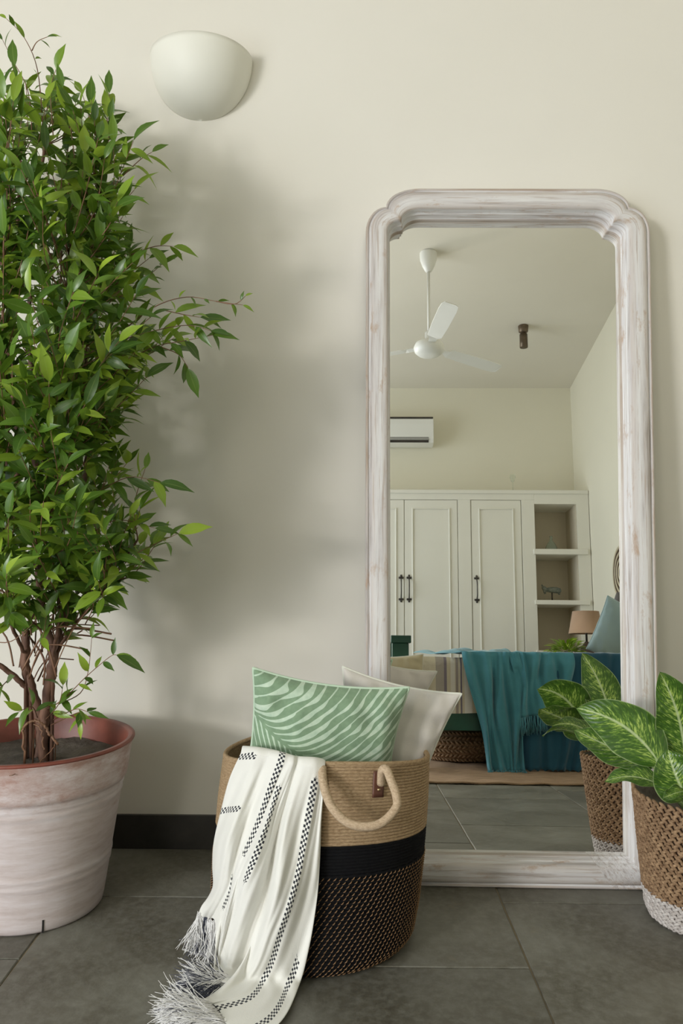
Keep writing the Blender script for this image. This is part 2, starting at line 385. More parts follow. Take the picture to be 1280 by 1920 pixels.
# floor: grout bed and slate tiles, each a part
floor = structure(mk('floor', *box(XL - T, XR + T, YB - T, YF + T, -0.12, -0.004), M['grout'], smooth=False))
W, Ln = 0.5865, 0.66
gap = 0.0032
def tile_mesh(x0, x1, y0, y1, nm):
    a, b = (x1 - x0) / 2 - gap / 2, (y1 - y0) / 2 - gap / 2
    n = 7
    ring = []
    for (sx, sy, ex, ey) in ((-1, -1, 1, -1), (1, -1, 1, 1), (1, 1, -1, 1), (-1, 1, -1, -1)):
        for k in range(n):
            f = k / n
            px = a * (sx + (ex - sx) * f); py = b * (sy + (ey - sy) * f)
            j = nr.uniform(-0.0012, 0.0004)
            ring.append((px * (1 + j / a), py * (1 + j / b)))
    m = len(ring)
    V = [(p[0], p[1], -0.02) for p in ring] + [(p[0], p[1], -0.0022) for p in ring] + [(p[0] * (1 - 0.0025 / a), p[1] * (1 - 0.0025 / b), 0) for p in ring]
    Fc = [(i, (i + 1) % m, m + (i + 1) % m, m + i) for i in range(m)] + [(m + i, m + (i + 1) % m, 2 * m + (i + 1) % m, 2 * m + i) for i in range(m)] + [tuple(range(2 * m, 3 * m))]
    me = bpy.data.meshes.new(nm); me.from_pydata(V, [], Fc); me.materials.append(M['slate']); return me
variants = {}
colx = -0.733 - 3 * W
ci = 0
while colx < XR:
    x0, x1 = max(colx, XL), min(colx + W, XR)
    # joints seen in the photograph: 1.845 left of the pot column, 2.160, 1.825, 2.145
    off = [1.86, 1.99, 1.845, 2.160, 1.825, 2.145, 1.86, 2.16, 1.83][ci % 9]
    y = off + Ln
    while y > YB:
        y1, y0 = min(y, YF - 0.001), max(y - Ln, YB)
        if y1 - y0 > 0.03 and x1 - x0 > 0.03:
            key = (round(x1 - x0, 3), round(y1 - y0, 3))
            lst = variants.setdefault(key, [])
            if len(lst) < 3: lst.append(tile_mesh(x0, x1, y0, y1, 'tile'))
            o = bpy.data.objects.new('tile', rnd.choice(lst)); col.objects.link(o); o.parent = floor
            o.location = ((x0 + x1) / 2, (y0 + y1) / 2, rnd.uniform(-0.0012, 0))
        y -= Ln
    colx += W; ci += 1

# ------------------------------------------------------------------ leaning mirror
ML, MYAW = math.radians(5.0), math.radians(-1.0)
mm = Matrix.Translation((0.487, 2.222, 0.0)) @ Matrix.Rotation(MYAW, 4, 'Z') @ Matrix.Rotation(-ML, 4, 'X')
mirror = empty('leaning_mirror', None, 'tall leaning floor mirror in a distressed whitewashed wooden frame with notched top corners', 'mirror', mat=mm)
HW, HH = 0.420, 2.036
def outline(d):
    """half-outline mirrored: list of (x, z) for inset d, counter-clockwise from bottom left"""
    k = min(max(d / 0.068, 0), 1)
    a1x, a1z = 0.060 + (0.040 - 0.060) * k, 0.077 + (0.030 - 0.077) * k
    a2x, a2z = 0.100 + (0.056 - 0.100) * k, 0.058 + (0.036 - 0.058) * k
    w_, t_ = HW - d, HH - d
    R = []                                        # right side going up
    R.append((w_ - 0.0075, d))
    for i in range(1, 12): R.append((w_ - 0.0075 + 0.0125 * i / 12, d + (t_ - a1z - a2z - d) * i / 12))
    wt = w_ + 0.005
    zs = t_ - a2z - a1z
    for i in range(9):
        th = PI / 2 * i / 8 * 0.93; R.append((wt - a1x + a1x * math.cos(th), zs + a1z * math.sin(th)))
    xs = wt - a1x
    for i in range(11):
        th = PI / 2 * i / 10; R.append((xs - a2x + a2x * math.cos(th), t_ - a2z + a2z * math.sin(th)))
    Lf = [(-x, z) for x, z in R[::-1]]
    return R + [(xs - a2x - 2 * (xs - a2x) * i / 6, t_) for i in range(1, 6)] + Lf + [(-(w_ - 0.0075) + 2 * (w_ - 0.0075) * i / 6, d) for i in range(1, 6)]
prof = [(0.0, 0.085), (0.0, 0.016), (0.0015, 0.010), (0.005, 0.0075), (0.0085, 0.010), (0.010, 0.0135), (0.0125, 0.0135), (0.0145, 0.006), (0.019, 0.002), (0.030, 0.0), (0.045, 0.0002),
        (0.058, 0.001), (0.0635, 0.004), (0.066, 0.009), (0.0665, 0.018), (0.0668, 0.030), (0.0690, 0.033), (0.0705, 0.034), (0.0710, 0.038), (0.0713, 0.054), (0.0730, 0.057), (0.0740, 0.058), (0.0742, 0.075), (0.060, 0.085)]
V = []; UV = []
lens = None
pv = 0
for i, (d, dep) in enumerate(prof):
    o_ = outline(d)
    if lens is None:
        lens = [0]
        for k in range(1, len(o_)): lens.append(lens[-1] + math.dist(o_[k], o_[k - 1]))
    if i: pv += math.dist(prof[i], prof[i - 1])
    for k, (x, z) in enumerate(o_):
        V.append((x, dep, z)); UV.append((lens[k], pv))
nO = len(o_)
Fc = gridfaces(nO, len(prof), wrap=True)
fr = fix_normals(mk('frame', V, Fc, M['wood'], mirror, smooth=True, local=True, uvs={'uv': UV}))
gl = outline(0.0738)
mk('glass', [(x, 0.070, z) for x, z in gl], [tuple(range(len(gl)))], M['glass_mirror'], mirror, smooth=False, local=True)
bk = outline(0.02)
nb = len(bk)
fix_normals(mk('backing_board', [(x, 0.0755, z) for x, z in bk] + [(x, 0.083, z) for x, z in bk], [tuple(range(nb)), tuple(range(nb, 2 * nb))] + [(i, (i + 1) % nb, nb + (i + 1) % nb, nb + i) for i in range(nb)], M['backing'], mirror, smooth=False, local=True))

# ------------------------------------------------------------------ pixel guide -> point at a chosen depth (only used to lay shapes out at real places)
RO = math.radians(0.5)
def at(px, py, Y):
    dx, dy = px - 640, py - 990
    u = math.cos(RO) * dx + math.sin(RO) * dy; v_ = -math.sin(RO) * dx + math.cos(RO) * dy
    return Vector((u / F * Y, Y, 1 - v_ / F * Y))

# ------------------------------------------------------------------ sconce
sx, sz = -0.447, 2.452
V = []; nu, nv = 48, 20
for j in range(nv + 1):
    ph = PI / 2 * j / nv
    for i in range(nu + 1):
        th = PI * i / nu
        V.append((sx + 0.158 * math.cos(th) * math.cos(ph) ** 0.92, YF - 0.152 * math.sin(th) * math.cos(ph) ** 0.92, sz - 0.188 * math.sin(ph)))
Fc = gridfaces(nu + 1, nv + 1)
sconce = fix_normals(mk('wall_sconce', V, Fc, M['plaster'], origin=(sx, YF, sz)))
tag(sconce, 'white plaster half-bowl uplight fixed high on the wall above the tree', 'wall lamp')
so = sconce.modifiers.new('thick', 'SOLIDIFY'); so.thickness = 0.006; so.offset = -1

# ------------------------------------------------------------------ potted tree
PX, PY = -0.81, 2.119
tree = empty('potted_tree', (PX, PY, 0), 'tall bushy leafy tree in a whitewashed clay pot under the wall lamp', 'tree')
R0, R1, H = 0.180, 0.258, 0.438
def pr(z): return R0 + (R1 - 0.010 - R0) * z / H
pprof = [(0.02, 0.0), (R0 - 0.006, 0.0), (R0, 0.006)]
for z in np.linspace(0.02, 0.42, 60):
    r = pr(z)
    if z > 0.325: r += 0.008 * min(1, (z - 0.325) / 0.012)
    for zc in (0.118, 0.138, 0.300, 0.318):
        r += 0.0035 * math.exp(-((z - zc) / 0.0045) ** 2)
    pprof.append((r, z))
pprof += [(R1 - 0.001, 0.428), (R1, 0.434), (R1 - 0.003, 0.438)]
pot = fix_normals(mk('pot', *lathe(pprof, PX, PY, 96), M['pot'], tree))
inner = [(R1 - 0.003, 0.438), (R1 - 0.012, 0.4385), (R1 - 0.017, 0.432), (R1 - 0.028, 0.36), (R1 - 0.04, 0.30)]
pi_ = mk('inner_wall', *lathe(inner, PX, PY, 96, close_bottom=False), M['clay'], pot); pi_['label'] = 'bare red clay inside of the pot rim'
pr_ = mk('rim', *lathe([(R1 - 0.004, 0.4385), (R1 + 0.0015, 0.4365), (R1 + 0.002, 0.4325), (R1 - 0.001, 0.430)], PX, PY, 96, close_bottom=False), M['clay'], pot); pr_['label'] = 'worn red clay rim'
# slit at the foot of the pot
b0 = at(82, 1725, 1.955); 
th = math.atan2(-0.155, 0.085)
cr = []
for z0_, z1_ in ((0.0, 0.035),):
    rr = [pr(z0_) + 0.0012, pr(z1_) + 0.0012]
    for r, z in ((rr[0], 0.002), (rr[1], z1_)):
        for d in (-0.0022, 0.0022):
            for e in (0.0, -0.006):
                cr.append((PX + (r + e) * math.cos(th) - d * math.sin(th), PY + (r + e) * math.sin(th) + d * math.cos(th), z))
fix_normals(mk('drain_slit', cr, [(0, 2, 6, 4), (1, 3, 7, 5), (0, 1, 5, 4), (2, 3, 7, 6), (0, 1, 3, 2), (4, 5, 7, 6)], M['black'], pot, smooth=False))
# soil
V = [(PX, PY, 0.385)]
for j in range(1, 13):
    for i in range(48):
        th = 2 * PI * i / 48; r = (R1 - 0.026) * j / 12
        V.append((PX + r * math.cos(th), PY + r * math.sin(th), 0.376 + nr.uniform(-0.004, 0.006) + 0.012 * math.exp(-(r / 0.07) ** 2)))
Fc = [(0, 1 + i, 1 + (i + 1) % 48) for i in range(48)]
for j in range(11):
    for i in range(48): Fc.append((1 + j * 48 + i, 1 + (j + 1) * 48 + i, 1 + (j + 1) * 48 + (i + 1) % 48, 1 + j * 48 + (i + 1) % 48))
mk('soil', V, Fc, M['soil'], tree)

def stem(pts, r0, r1, name='trunk', mat='bark', seg=9, par=tree, jit=0.0025):
    C_ = catmull([at(x, y, Y) for x, y, Y in pts], 8); n = len(C_)
    P = [Vector(c_) + Vector(nr.uniform(-jit, jit, 3)) for c_ in C_]
    P[0].z = min(P[0].z, 0.385)
    r0 *= 0.80
    mk(name, *tube(P, [r0 + (r1 - r0) * (i / (n - 1)) for i in range(n)], seg), M[mat], par)
    return P
stems = []
stems.append(stem([(70, 1430, 2.12), (78, 1370, 2.12), (62, 1300, 2.11), (47, 1250, 2.10), (48, 1190, 2.10), (26, 1130, 2.10), (22, 1000, 2.11), (32, 850, 2.12), (22, 700, 2.12), (30, 480, 2.12), (40, 300, 2.12)], 0.019, 0.004))
stems.append(stem([(82, 1430, 2.10), (84, 1350, 2.09), (92, 1280, 2.08), (98, 1220, 2.08), (80, 1150, 2.08), (72, 1080, 2.08), (62, 980, 2.08), (66, 860, 2.07), (60, 740, 2.07), (56, 600, 2.07), (60, 430, 2.08), (85, 260, 2.1)], 0.017, 0.004))
stems.append(stem([(90, 1430, 2.15), (93, 1340, 2.14), (98, 1270, 2.13), (112, 1190, 2.13), (126, 1130, 2.13), (132, 1050, 2.14), (152, 940, 2.14), (165, 820, 2.14), (160, 650, 2.13), (180, 450, 2.12), (195, 280, 2.12)], 0.013, 0.003))
stems.append(stem([(95, 1260, 2.11), (120, 1200, 2.09), (150, 1160, 2.06), (190, 1115, 2.04), (222, 1065, 2.03), (258, 1010, 2.03)], 0.006, 0.0025, 'branch'))
stems.append(stem([(60, 1300, 2.11), (30, 1270, 2.08), (-15, 1230, 2.05), (-60, 1130, 2.03), (-90, 950, 2.03), (-100, 750, 2.04), (-90, 500, 2.05), (-60, 300, 2.06)], 0.010, 0.003))
stems.append(stem([(98, 1230, 2.1), (108, 1180, 2.12), (118, 1120, 2.16), (100, 1000, 2.2), (98, 820, 2.22), (110, 600, 2.22), (120, 400, 2.2)], 0.006, 0.0025, 'branch'))
stems.append(stem([(50, 1230, 2.1), (20, 1160, 2.0), (8, 1000, 1.95), (15, 800, 1.92), (5, 600, 1.92), (10, 420, 1.95)], 0.0065, 0.0025, 'branch'))
stems.append(stem([(100, 1230, 2.08), (112, 1130, 2.02), (95, 980, 1.97), (110, 820, 1.95), (120, 640, 1.94), (130, 470, 1.96)], 0.006, 0.0025, 'branch'))
stem([(46, 1412, 2.03), (43, 1370, 2.03), (60, 1352, 2.03), (80, 1358, 2.03), (95, 1378, 2.03), (108, 1395, 2.03)], 0.004, 0.0035, 'root', 'twig', 7)
stem([(62, 1356, 2.04), (78, 1372, 2.03), (82, 1405, 2.03)], 0.0025, 0.002, 'root', 'twig', 6)
stem([(105, 1393, 2.03), (90, 1415, 2.0), (60, 1438, 1.93), (20, 1452, 1.86)], 0.0018, 0.001, 'root', 'twig', 6)

# leaves
RB = [(150, 190), (170, 212), (220, 245), (265, 285), (350, 268), (430, 300), (460, 335), (520, 325), (570, 325), (620, 370), (660, 355), (700, 318), (750, 285), (800, 262), (850, 280), (900, 305), (940, 268), (970, 300), (1000, 335), (1030, 310), (1060, 280), (1100, 225), (1140, 150)]
def rb(y): return float(np.interp(y, [a for a, _ in RB], [b for _, b in RB]))
LEAVES = []   # (base, direction, normal, length)
TW = []
def twig(P, r0=0.0016, lf=(0.048, 0.080), step=0.024, start=0.35, tip=True, droop=0.0):
    P = [Vector(p) for p in P]
    C_ = [Vector(c_) for c_ in catmull(P, 5)]; n = len(C_)
    TW.append(tube(C_, [r0 * (1 - 0.6 * i / (n - 1)) for i in range(n)], 5))
    L_ = [0]
    for i in range(1, n): L_.append(L_[-1] + (C_[i] - C_[i - 1]).length)
    tot = L_[-1]; s = tot * start; side = rnd.choice((-1, 1)); phase = rnd.uniform(0, PI)
    while s < tot:
        i = max(1, next((k for k in range(n) if L_[k] >= s), n - 1))
        p = C_[i - 1].lerp(C_[i], (s - L_[i - 1]) / max(L_[i] - L_[i - 1], 1e-6)); tdir = (C_[i] - C_[i - 1]).normalized()
        a = tdir.orthogonal().normalized(); b = tdir.cross(a)
        ang = phase + (0 if side > 0 else PI) + rnd.uniform(-0.6, 0.6)
        out = a * math.cos(ang) + b * math.sin(ang)
        d = (tdir * rnd.uniform(0.5, 1.1) + out * rnd.uniform(0.7, 1.1) + Vector((0, 0, rnd.uniform(-0.35, 0.25) - droop))).normalized()
        nrm = Vector((rnd.uniform(-0.6, 0.5), rnd.uniform(-1.0, 0.2), rnd.uniform(0.2, 1.2)))
        LEAVES.append((p, d, nrm, rnd.uniform(*lf)))
        side *= -1; phase += 0.5; s += step * rnd.uniform(0.7, 1.3)
    if tip:
        d = (C_[-1] - C_[-2]).normalized()
        LEAVES.append((C_[-1], (d + Vector(nr.uniform(-0.2, 0.2, 3))).normalized(), Vector((rnd.uniform(-.5, .5), -1, 0.6)), rnd.uniform(lf[0], lf[1])))
CXP = 62
allst = [p for s_ in stems for p in s_ if p.z > 0.7]
for k in range(640):
    y = rnd.choice((rnd.uniform(150, 1110), rnd.uniform(170, 760))) if k < 450 else rnd.uniform(600, 1090); xr = rb(y)
    hw = xr - CXP
    ang = rnd.uniform(0, 2 * PI); rho = math.sqrt(rnd.uniform(0.12, 1.0))
    x = CXP + (hw - 22 + rnd.uniform(-14, 16)) * rho * math.cos(ang); dep = 2.08 + rho * math.sin(ang) * (0.26 if math.sin(ang) > 0 else 0.32) - (0.05 if k >= 450 else 0)
    if x < -50: continue
    if y < 260 and rnd.random() < 0.45: continue
    Tp = at(x, y, dep)
    if Tp.y > 2.43: Tp.y = 2.43
    # nearest stem point a little below
    best = min(allst, key=lambda p: (p - (Tp - Vector((0, 0, 0.16)))).length + (0.2 if p.z > Tp.z else 0))
    S = best; mid = S.lerp(Tp, 0.55) + Vector((0, 0, -0.02)) + Vector(nr.uniform(-0.02, 0.02, 3))
    d = Tp - S
    if d.length > 0.26:
        S2 = Tp - d.normalized() * 0.26; 
    twig([S, mid, Tp], 0.0018, start=max(0.0, 1 - 0.17 / max(d.length, 0.17)), step=0.022)
def ptwig(pts, **kw): twig([at(x, y, Y) for x, y, Y in pts], **kw)
ptwig([(60, 250, 2.1), (52, 170, 2.09), (25, 115, 2.08), (5, 75, 2.07)], start=0.3, lf=(0.035, 0.05), step=0.035)
ptwig([(80, 230, 2.1), (70, 130, 2.08), (45, 70, 2.07), (12, 35, 2.06)], start=0.2, lf=(0.025, 0.045), step=0.045)
ptwig([(60, 95, 2.08), (70, 78, 2.08), (92, 68, 2.08)], start=0.6, lf=(0.028, 0.034), step=0.02)
ptwig([(100, 260, 2.1), (95, 170, 2.09), (105, 130, 2.08)], start=0.3)
ptwig([(20, 250, 2.05), (30, 180, 2.04), (28, 125, 2.03)], start=0.2)
ptwig([(140, 300, 2.08), (130, 220, 2.06), (118, 165, 2.05)], start=0.2)
ptwig([(-10, 240, 2.05), (0, 190, 2.04), (8, 160, 2.03)], start=0.2)
ptwig([(150, 300, 2.1), (165, 240, 2.1), (172, 205, 2.1)], start=0.2)
ptwig([(190, 300, 2.1), (200, 230, 2.1), (205, 175, 2.1)], start=0.2)
ptwig([(230, 330, 2.1), (262, 300, 2.1), (285, 285, 2.1)], start=0.4)
ptwig([(240, 480, 2.08), (290, 462, 2.07), (325, 462, 2.07)], start=0.5)
ptwig([(230, 620, 2.06), (290, 575, 2.02), (350, 557, 2.0), (405, 565, 1.99), (455, 572, 1.98)], start=0.45, lf=(0.025, 0.036), step=0.03)
ptwig([(405, 565, 1.99), (440, 570, 1.98), (460, 555, 1.98)], start=0.5, lf=(0.02, 0.03), step=0.025)
ptwig([(220, 640, 2.06), (290, 620, 2.03), (350, 610, 2.0), (395, 620, 1.98)], start=0.3)
ptwig([(230, 680, 2.06), (290, 650, 2.03), (340, 640, 2.0), (400, 628, 1.98)], start=0.3)
ptwig([(300, 580, 2.02), (345, 590, 2.0), (375, 595, 2.0)], start=0.4)
ptwig([(300, 650, 2.02), (335, 665, 2.0), (352, 690, 2.0)], start=0.3)
ptwig([(190, 1115, 2.04), (240, 1050, 2.0), (290, 1020, 1.98), (335, 1000, 1.98)], start=0.35)
ptwig([(170, 1000, 2.04), (220, 975, 2.0), (290, 990, 1.98)], start=0.35)
ptwig([(170, 930, 2.04), (240, 895, 2.0), (300, 905, 1.98)], start=0.35)
ptwig([(88, 1330, 2.06), (120, 1310, 1.98), (160, 1270, 1.95), (205, 1232, 1.94), (218, 1228, 1.94)], start=0.35, lf=(0.035, 0.05), step=0.03)
LEAVES.append((at(218, 1228, 1.94), (at(280, 1258, 1.93) - at(218, 1228, 1.94)).normalized(), Vector((0.1, -0.5, 1)), 0.082))
ptwig([(110, 1320, 2.0), (150, 1300, 1.99), (165, 1260, 1.98), (172, 1195, 1.98)], start=0.4, lf=(0.03, 0.05), step=0.04)
ptwig([(70, 1345, 2.05), (60, 1325, 1.98), (35, 1335, 1.93)], start=0.3, lf=(0.05, 0.065), step=0.02)
ptwig([(85, 1350, 2.05), (110, 1320, 1.96), (118, 1285, 1.95)], start=0.3, lf=(0.035, 0.06), step=0.02)
ptwig([(100, 1350, 2.03), (140, 1330, 1.95), (165, 1335, 1.93)], start=0.3, lf=(0.035, 0.055), step=0.025)
ptwig([(95, 1360, 2.03), (150, 1335, 1.97), (152, 1350, 1.95)], start=0.6, lf=(0.04, 0.05), step=0.03)
ptwig([(20, 1270, 2.05), (0, 1290, 1.95), (-20, 1310, 1.92)], start=0.3, lf=(0.05, 0.07), step=0.02)
ptwig([(-70, 1190, 2.0), (10, 1205, 1.96), (50, 1180, 1.95), (68, 1160, 1.95)], start=0.8, lf=(0.03, 0.04), step=0.03)
for (x, y) in ((20, 1080), (60, 1110), (95, 1065), (130, 1090), (160, 1060), (80, 1180), (30, 1125), (175, 1120), (5, 1040), (120, 1030)):
    ptwig([(x - 15, y + 50, 2.02), (x, y + 15, 1.97), (x + rnd.uniform(-15, 25), y - 25, 1.94)], start=0.35, step=0.025)
# bare twigs at the foot of the crown
for k in range(26):
    x0, y0 = rnd.uniform(20, 110), rnd.uniform(1180, 1290); a_ = rnd.uniform(-0.9, 1.15); l_ = rnd.uniform(90, 200)
    Y0 = rnd.uniform(2.0, 2.2)
    TW.append(tube([Vector(c_) for c_ in catmull([at(x0, y0, Y0), at(x0 + math.sin(a_ * 0.6) * l_ * 0.5 + rnd.uniform(-12, 12), y0 - l_ * 0.5, Y0), at(x0 + math.sin(a_) * l_, y0 - math.cos(a_) * l_, Y0 + rnd.uniform(-0.08, 0.08))], 6)], rnd.uniform(0.0012, 0.0028), 5))
stuff(mk('twigs', *merge(TW), M['twig'], tree))

def leaf_geo(base, d, nrm, L, idx=0, wr=0.36, bend=0.25, n=6):
    d = d.normalized(); s = d.cross(nrm)
    if s.length < 1e-4: s = d.orthogonal()
    s.normalize(); u = s.cross(d)
    V = []; UVl = []
    Wd = L * wr / 2
    for j in range(n + 1):
        t_ = j / n
        wv_ = Wd * (math.sin(PI * t_ ** 0.85) ** 0.9) if 0 < t_ < 1 else 0.0002
        if j == n - 1: wv_ *= 0.75
        c_ = base + d * (L * t_) - u * (bend * L * t_ * t_)
        for k, e in enumerate((-1, 0, 1)):
            V.append(c_ + s * (wv_ * e) + u * (abs(e) * wv_ * 0.28)); UVl.append((idx + 0.5 + 0.46 * e, t_))
    return V, gridfaces(3, n + 1), UVl
LEAVES = [l_ for l_ in LEAVES if (l_[0] + l_[1] * l_[3]).y < YF - 0.01 and l_[0].y < YF - 0.01]
order = sorted(range(len(LEAVES)), key=lambda i: (LEAVES[i][0].y - LEAVES[i][3] * 4) if -0.93 < LEAVES[i][0].x else 9)
single = set(order[:300])
BV, BF, BU = [], [], []
for i, (p, d, nn, L_) in enumerate(LEAVES):
    bd = rnd.uniform(0.05, 0.55); wr = rnd.uniform(0.28, 0.40)
    if i in single:
        v_, f_, u_ = leaf_geo(p, d, nn, L_ * 1.05, rnd.randint(0, 400), wr, bd)
        mk('leaf', v_, f_, M['leaf'], tree, uvs={'uv': u_})
    else:
        v_, f_, u_ = leaf_geo(p, d, nn, L_, rnd.randint(0, 400), wr, bd)
        n0 = len(BV); BV += v_; BF += [tuple(q + n0 for q in f) for f in f_]; BU += u_
stuff(mk('foliage', BV, BF, M['leaf'], tree, uvs={'uv': BU}))

# ------------------------------------------------------------------ large basket
def brad(z):
    """centre x, radius x, radius y of the basket at height z"""
    k = z / 0.455
    cx = -0.064 + 0.032 * k
    rx = float(np.interp(z, [0.0, 0.012, 0.03, 0.1, 0.25, 0.35, 0.455], [0.215, 0.235, 0.246, 0.253, 0.258, 0.257, 0.2525]))
    ry = float(np.interp(z, [0.0, 0.012, 0.03, 0.1, 0.25, 0.35, 0.455], [0.205, 0.218, 0.226, 0.228, 0.224, 0.213, 0.192]))
    return cx, rx, ry
BCY = 1.985
def rimz(th): return 0.452 - 0.012 * math.cos(2 * th) - 0.006 * math.sin(th)
def bpt(th, z, off=0.0):
    cx, rx, ry = brad(z); zz_ = z * rimz(th) / 0.455
    return Vector((cx + (rx + off) * math.cos(th), BCY + (ry + off) * math.sin(th), zz_))
basket = empty('storage_basket', (-0.05, BCY, 0), 'large jute basket with black band and flecked lower half, cushions and throw inside', 'basket')
def coil(z0, z1, row, amp, mat, name, seg=180, sub=6, inner=False):
    rows = int(round((z1 - z0) / row)); V = []; nv_ = rows * sub + 1
    for j in range(nv_):
        z = z0 + (z1 - z0) * j / (nv_ - 1)
        off = amp * abs(math.sin(PI * j / sub)) ** 0.7
        for i in range(seg):
            th = 2 * PI * i / seg
            V.append(bpt(th, z, (off if not inner else -0.009) + 0.0006 * math.sin(th * 53 + j)))
    return mk(name, V, gridfaces(seg, nv_, wrap=True), mat, basket)
coil(0.287, 0.455, 0.0068, 0.0026, M['jute'], 'jute_band')
coil(0.226, 0.287, 0.0068, 0.0022, M['black_rope'], 'black_band')
lower = coil(0.0, 0.226, 0.0085, 0.0032, M['black_rope'], 'flecked_base')
coil(0.012, 0.452, 0.01, 0.002, M['jute'], 'lining', 90, 1, True)
bt = [bpt(2 * PI * i / 60, 0.012, -0.01) for i in range(60)]
mk('bottom', bt, [tuple(range(60))], M['jute'], basket)
rimp = [bpt(2 * PI * i / 120, 0.455, -0.003) for i in range(120)]
mk('rim', *tube(rimp, 0.0062, 8, closed=True), M['jute'], basket)
# tan slanted stitches on the lower half
st = []
rows = 26
for j in range(rows):
    zc = 0.0065 + 0.0085 * j
    nn = 118
    for i in range(nn):
        th = 2 * PI * (i + 0.42 * j + nr.uniform(-0.08, 0.08)) / nn
        dth = 0.0090 / 0.25; hz = 0.0039
        a = bpt(th - dth * 0.42, max(zc - hz, 0.001), 0.0018); b = bpt(th + dth * 0.42, zc + hz, 0.0018); m_ = bpt(th, zc, 0.0048)
        st.append(tube([a, m_, b], [0.0006, 0.0013, 0.0006], 4))
ts = stuff(mk('fleck_stitches', *merge(st), M['tan_stitch'], basket)); ts['label'] = 'tan slanted stitches over black rope'
# front handle
hp = catmull([at(604, 1440, 1.785), at(606, 1470, 1.745), at(620, 1510, 1.72), at(648, 1540, 1.705), at(682, 1550, 1.70), at(715, 1543, 1.705), at(742, 1515, 1.72), at(742, 1490, 1.735), at(732, 1462, 1.76), at(724, 1443, 1.775), at(716, 1445, 1.785), at(714, 1470, 1.80)], 6)
mk('handle', *tube(hp, 0.0095, 10), M['jute_handle'], basket)
# leather tab
th0 = -1.10
def surf_patch(thc, zc, wd, ht, off):
    V = []; nu_, nv_ = 7, 7
    for j in range(nv_):
        for i in range(nu_):
            a = (i / (nu_ - 1) - 0.5) * wd; b_ = (j / (nv_ - 1) - 0.5) * ht
            V.append(bpt(thc + a / 0.22, zc + b_, off))
    return V, gridfaces(nu_, nv_)
pt = None
for k in range(200):
    thc = -PI / 2 + k * 0.005
    p = bpt(thc, 0.42); u_ = p.x / p.y * F + 640
    if u_ >= 711: break
pch = mk('leather_tab', *surf_patch(thc, 0.415, 0.024, 0.055, 0.0065), M['leather'], basket)
so = pch.modifiers.new('t', 'SOLIDIFY'); so.thickness = 0.003
for zc in (0.428, 0.404):
    c_ = bpt(thc, zc, 0.0075); V = []
    prf = [(0.0, -0.003), (0.0032, -0.002), (0.0036, 0.0), (0.0036, 0.002)]
    Vv, Ff = [], []
    n_ = Vector((math.cos(thc), math.sin(thc), 0)); a_ = n_.cross(Vector((0, 0, 1))); 
    for r, h in prf[::-1]:
        for k in range(12):
            Vv.append(c_ + n_ * (-h) + (a_ * math.cos(2 * PI * k / 12) + Vector((0, 0, 1)) * math.sin(2 * PI * k / 12)) * max(r, 0.0002))
    fix_normals(mk('rivet', Vv, gridfaces(12, 4, wrap=True) + [tuple(range(36, 48))], M['brass'], pch))

# ------------------------------------------------------------------ cushions
def cushion(name, label, centre, wd, ht, th_, rot, mat, pipe, concave=0.07, wr=0.004, cat='cushion', seed=1, pipes=True, group=None, taper=0.0):
    m_ = Matrix.Translation(centre) @ Euler(rot, 'XYZ').to_matrix().to_4x4()
    e = empty(name, None, label, cat, group, mat=m_)
    r_ = np.random.default_rng(seed); ph = r_.uniform(0, 6, 6)
    N = 41; V = []; UVl = []; border = []
    def pos(s, t_, side):
        x = wd / 2 * s * (1 - concave * (1 - t_ * t_)) * (1 - taper * (1 - t_) / 2); z = ht / 2 * t_ * (1 - concave * (1 - s * s))
        e_ = max(0.0, (1 - s * s) * (1 - t_ * t_))
        y = th_ / 2 * e_ ** 0.42
        cr_ = (abs(s) * abs(t_)) ** 2
        wrk = wr * (math.sin(9 * (s + t_) + ph[0]) * math.sin(7 * (s - t_) + ph[1]) + 0.6 * math.sin(17 * s * t_ + ph[2])) * (1 - e_) * min(1, e_ * 8)
        wrk += 0.7 * wr * math.sin(5 * s + ph[3]) * math.sin(4 * t_ + ph[4]) * e_
        return (x, side * (y + wrk), z)
    for side in (-1, 1):
        for j in range(N):
            for i in range(N):
                s = math.sin((i / (N - 1) - 0.5) * PI); t_ = math.sin((j / (N - 1) - 0.5) * PI)
                V.append(pos(s, t_, side)); UVl.append(((s + 1) / 2, (t_ + 1) / 2))
    g = gridfaces(N, N); Fc = [tuple(q) for q in g] + [tuple(i + N * N for i in q[::-1]) for q in g]
    body = mk('cover', V, Fc, mat, e, local=True, uvs={'uv': UVl})
    bm = bmesh.new(); bm.from_mesh(body.data); bmesh.ops.remove_doubles(bm, verts=bm.verts, dist=0.0003); bmesh.ops.recalc_face_normals(bm, faces=bm.faces); bm.to_mesh(body.data); bm.free()
    if pipes:
        P = []
        for a, b in (((-1, -1), (1, -1)), ((1, -1), (1, 1)), ((1, 1), (-1, 1)), ((-1, 1), (-1, -1))):
            for k in range(20):
                f = k / 20; f = 0.5 - 0.5 * math.cos(PI * f)
                s = a[0] + (b[0] - a[0]) * f; t_ = a[1] + (b[1] - a[1]) * f
                P.append(pos(s, t_, 0))
        mk('piping', *tube(P, 0.0036, 7, closed=True), pipe, e, local=True)
    return e
# palm print
t = NT('palm_print'); uvn = t.n('ShaderNodeUVMap', uv_map='uv'); x, y, _ = t.sep(uvn.outputs[0])
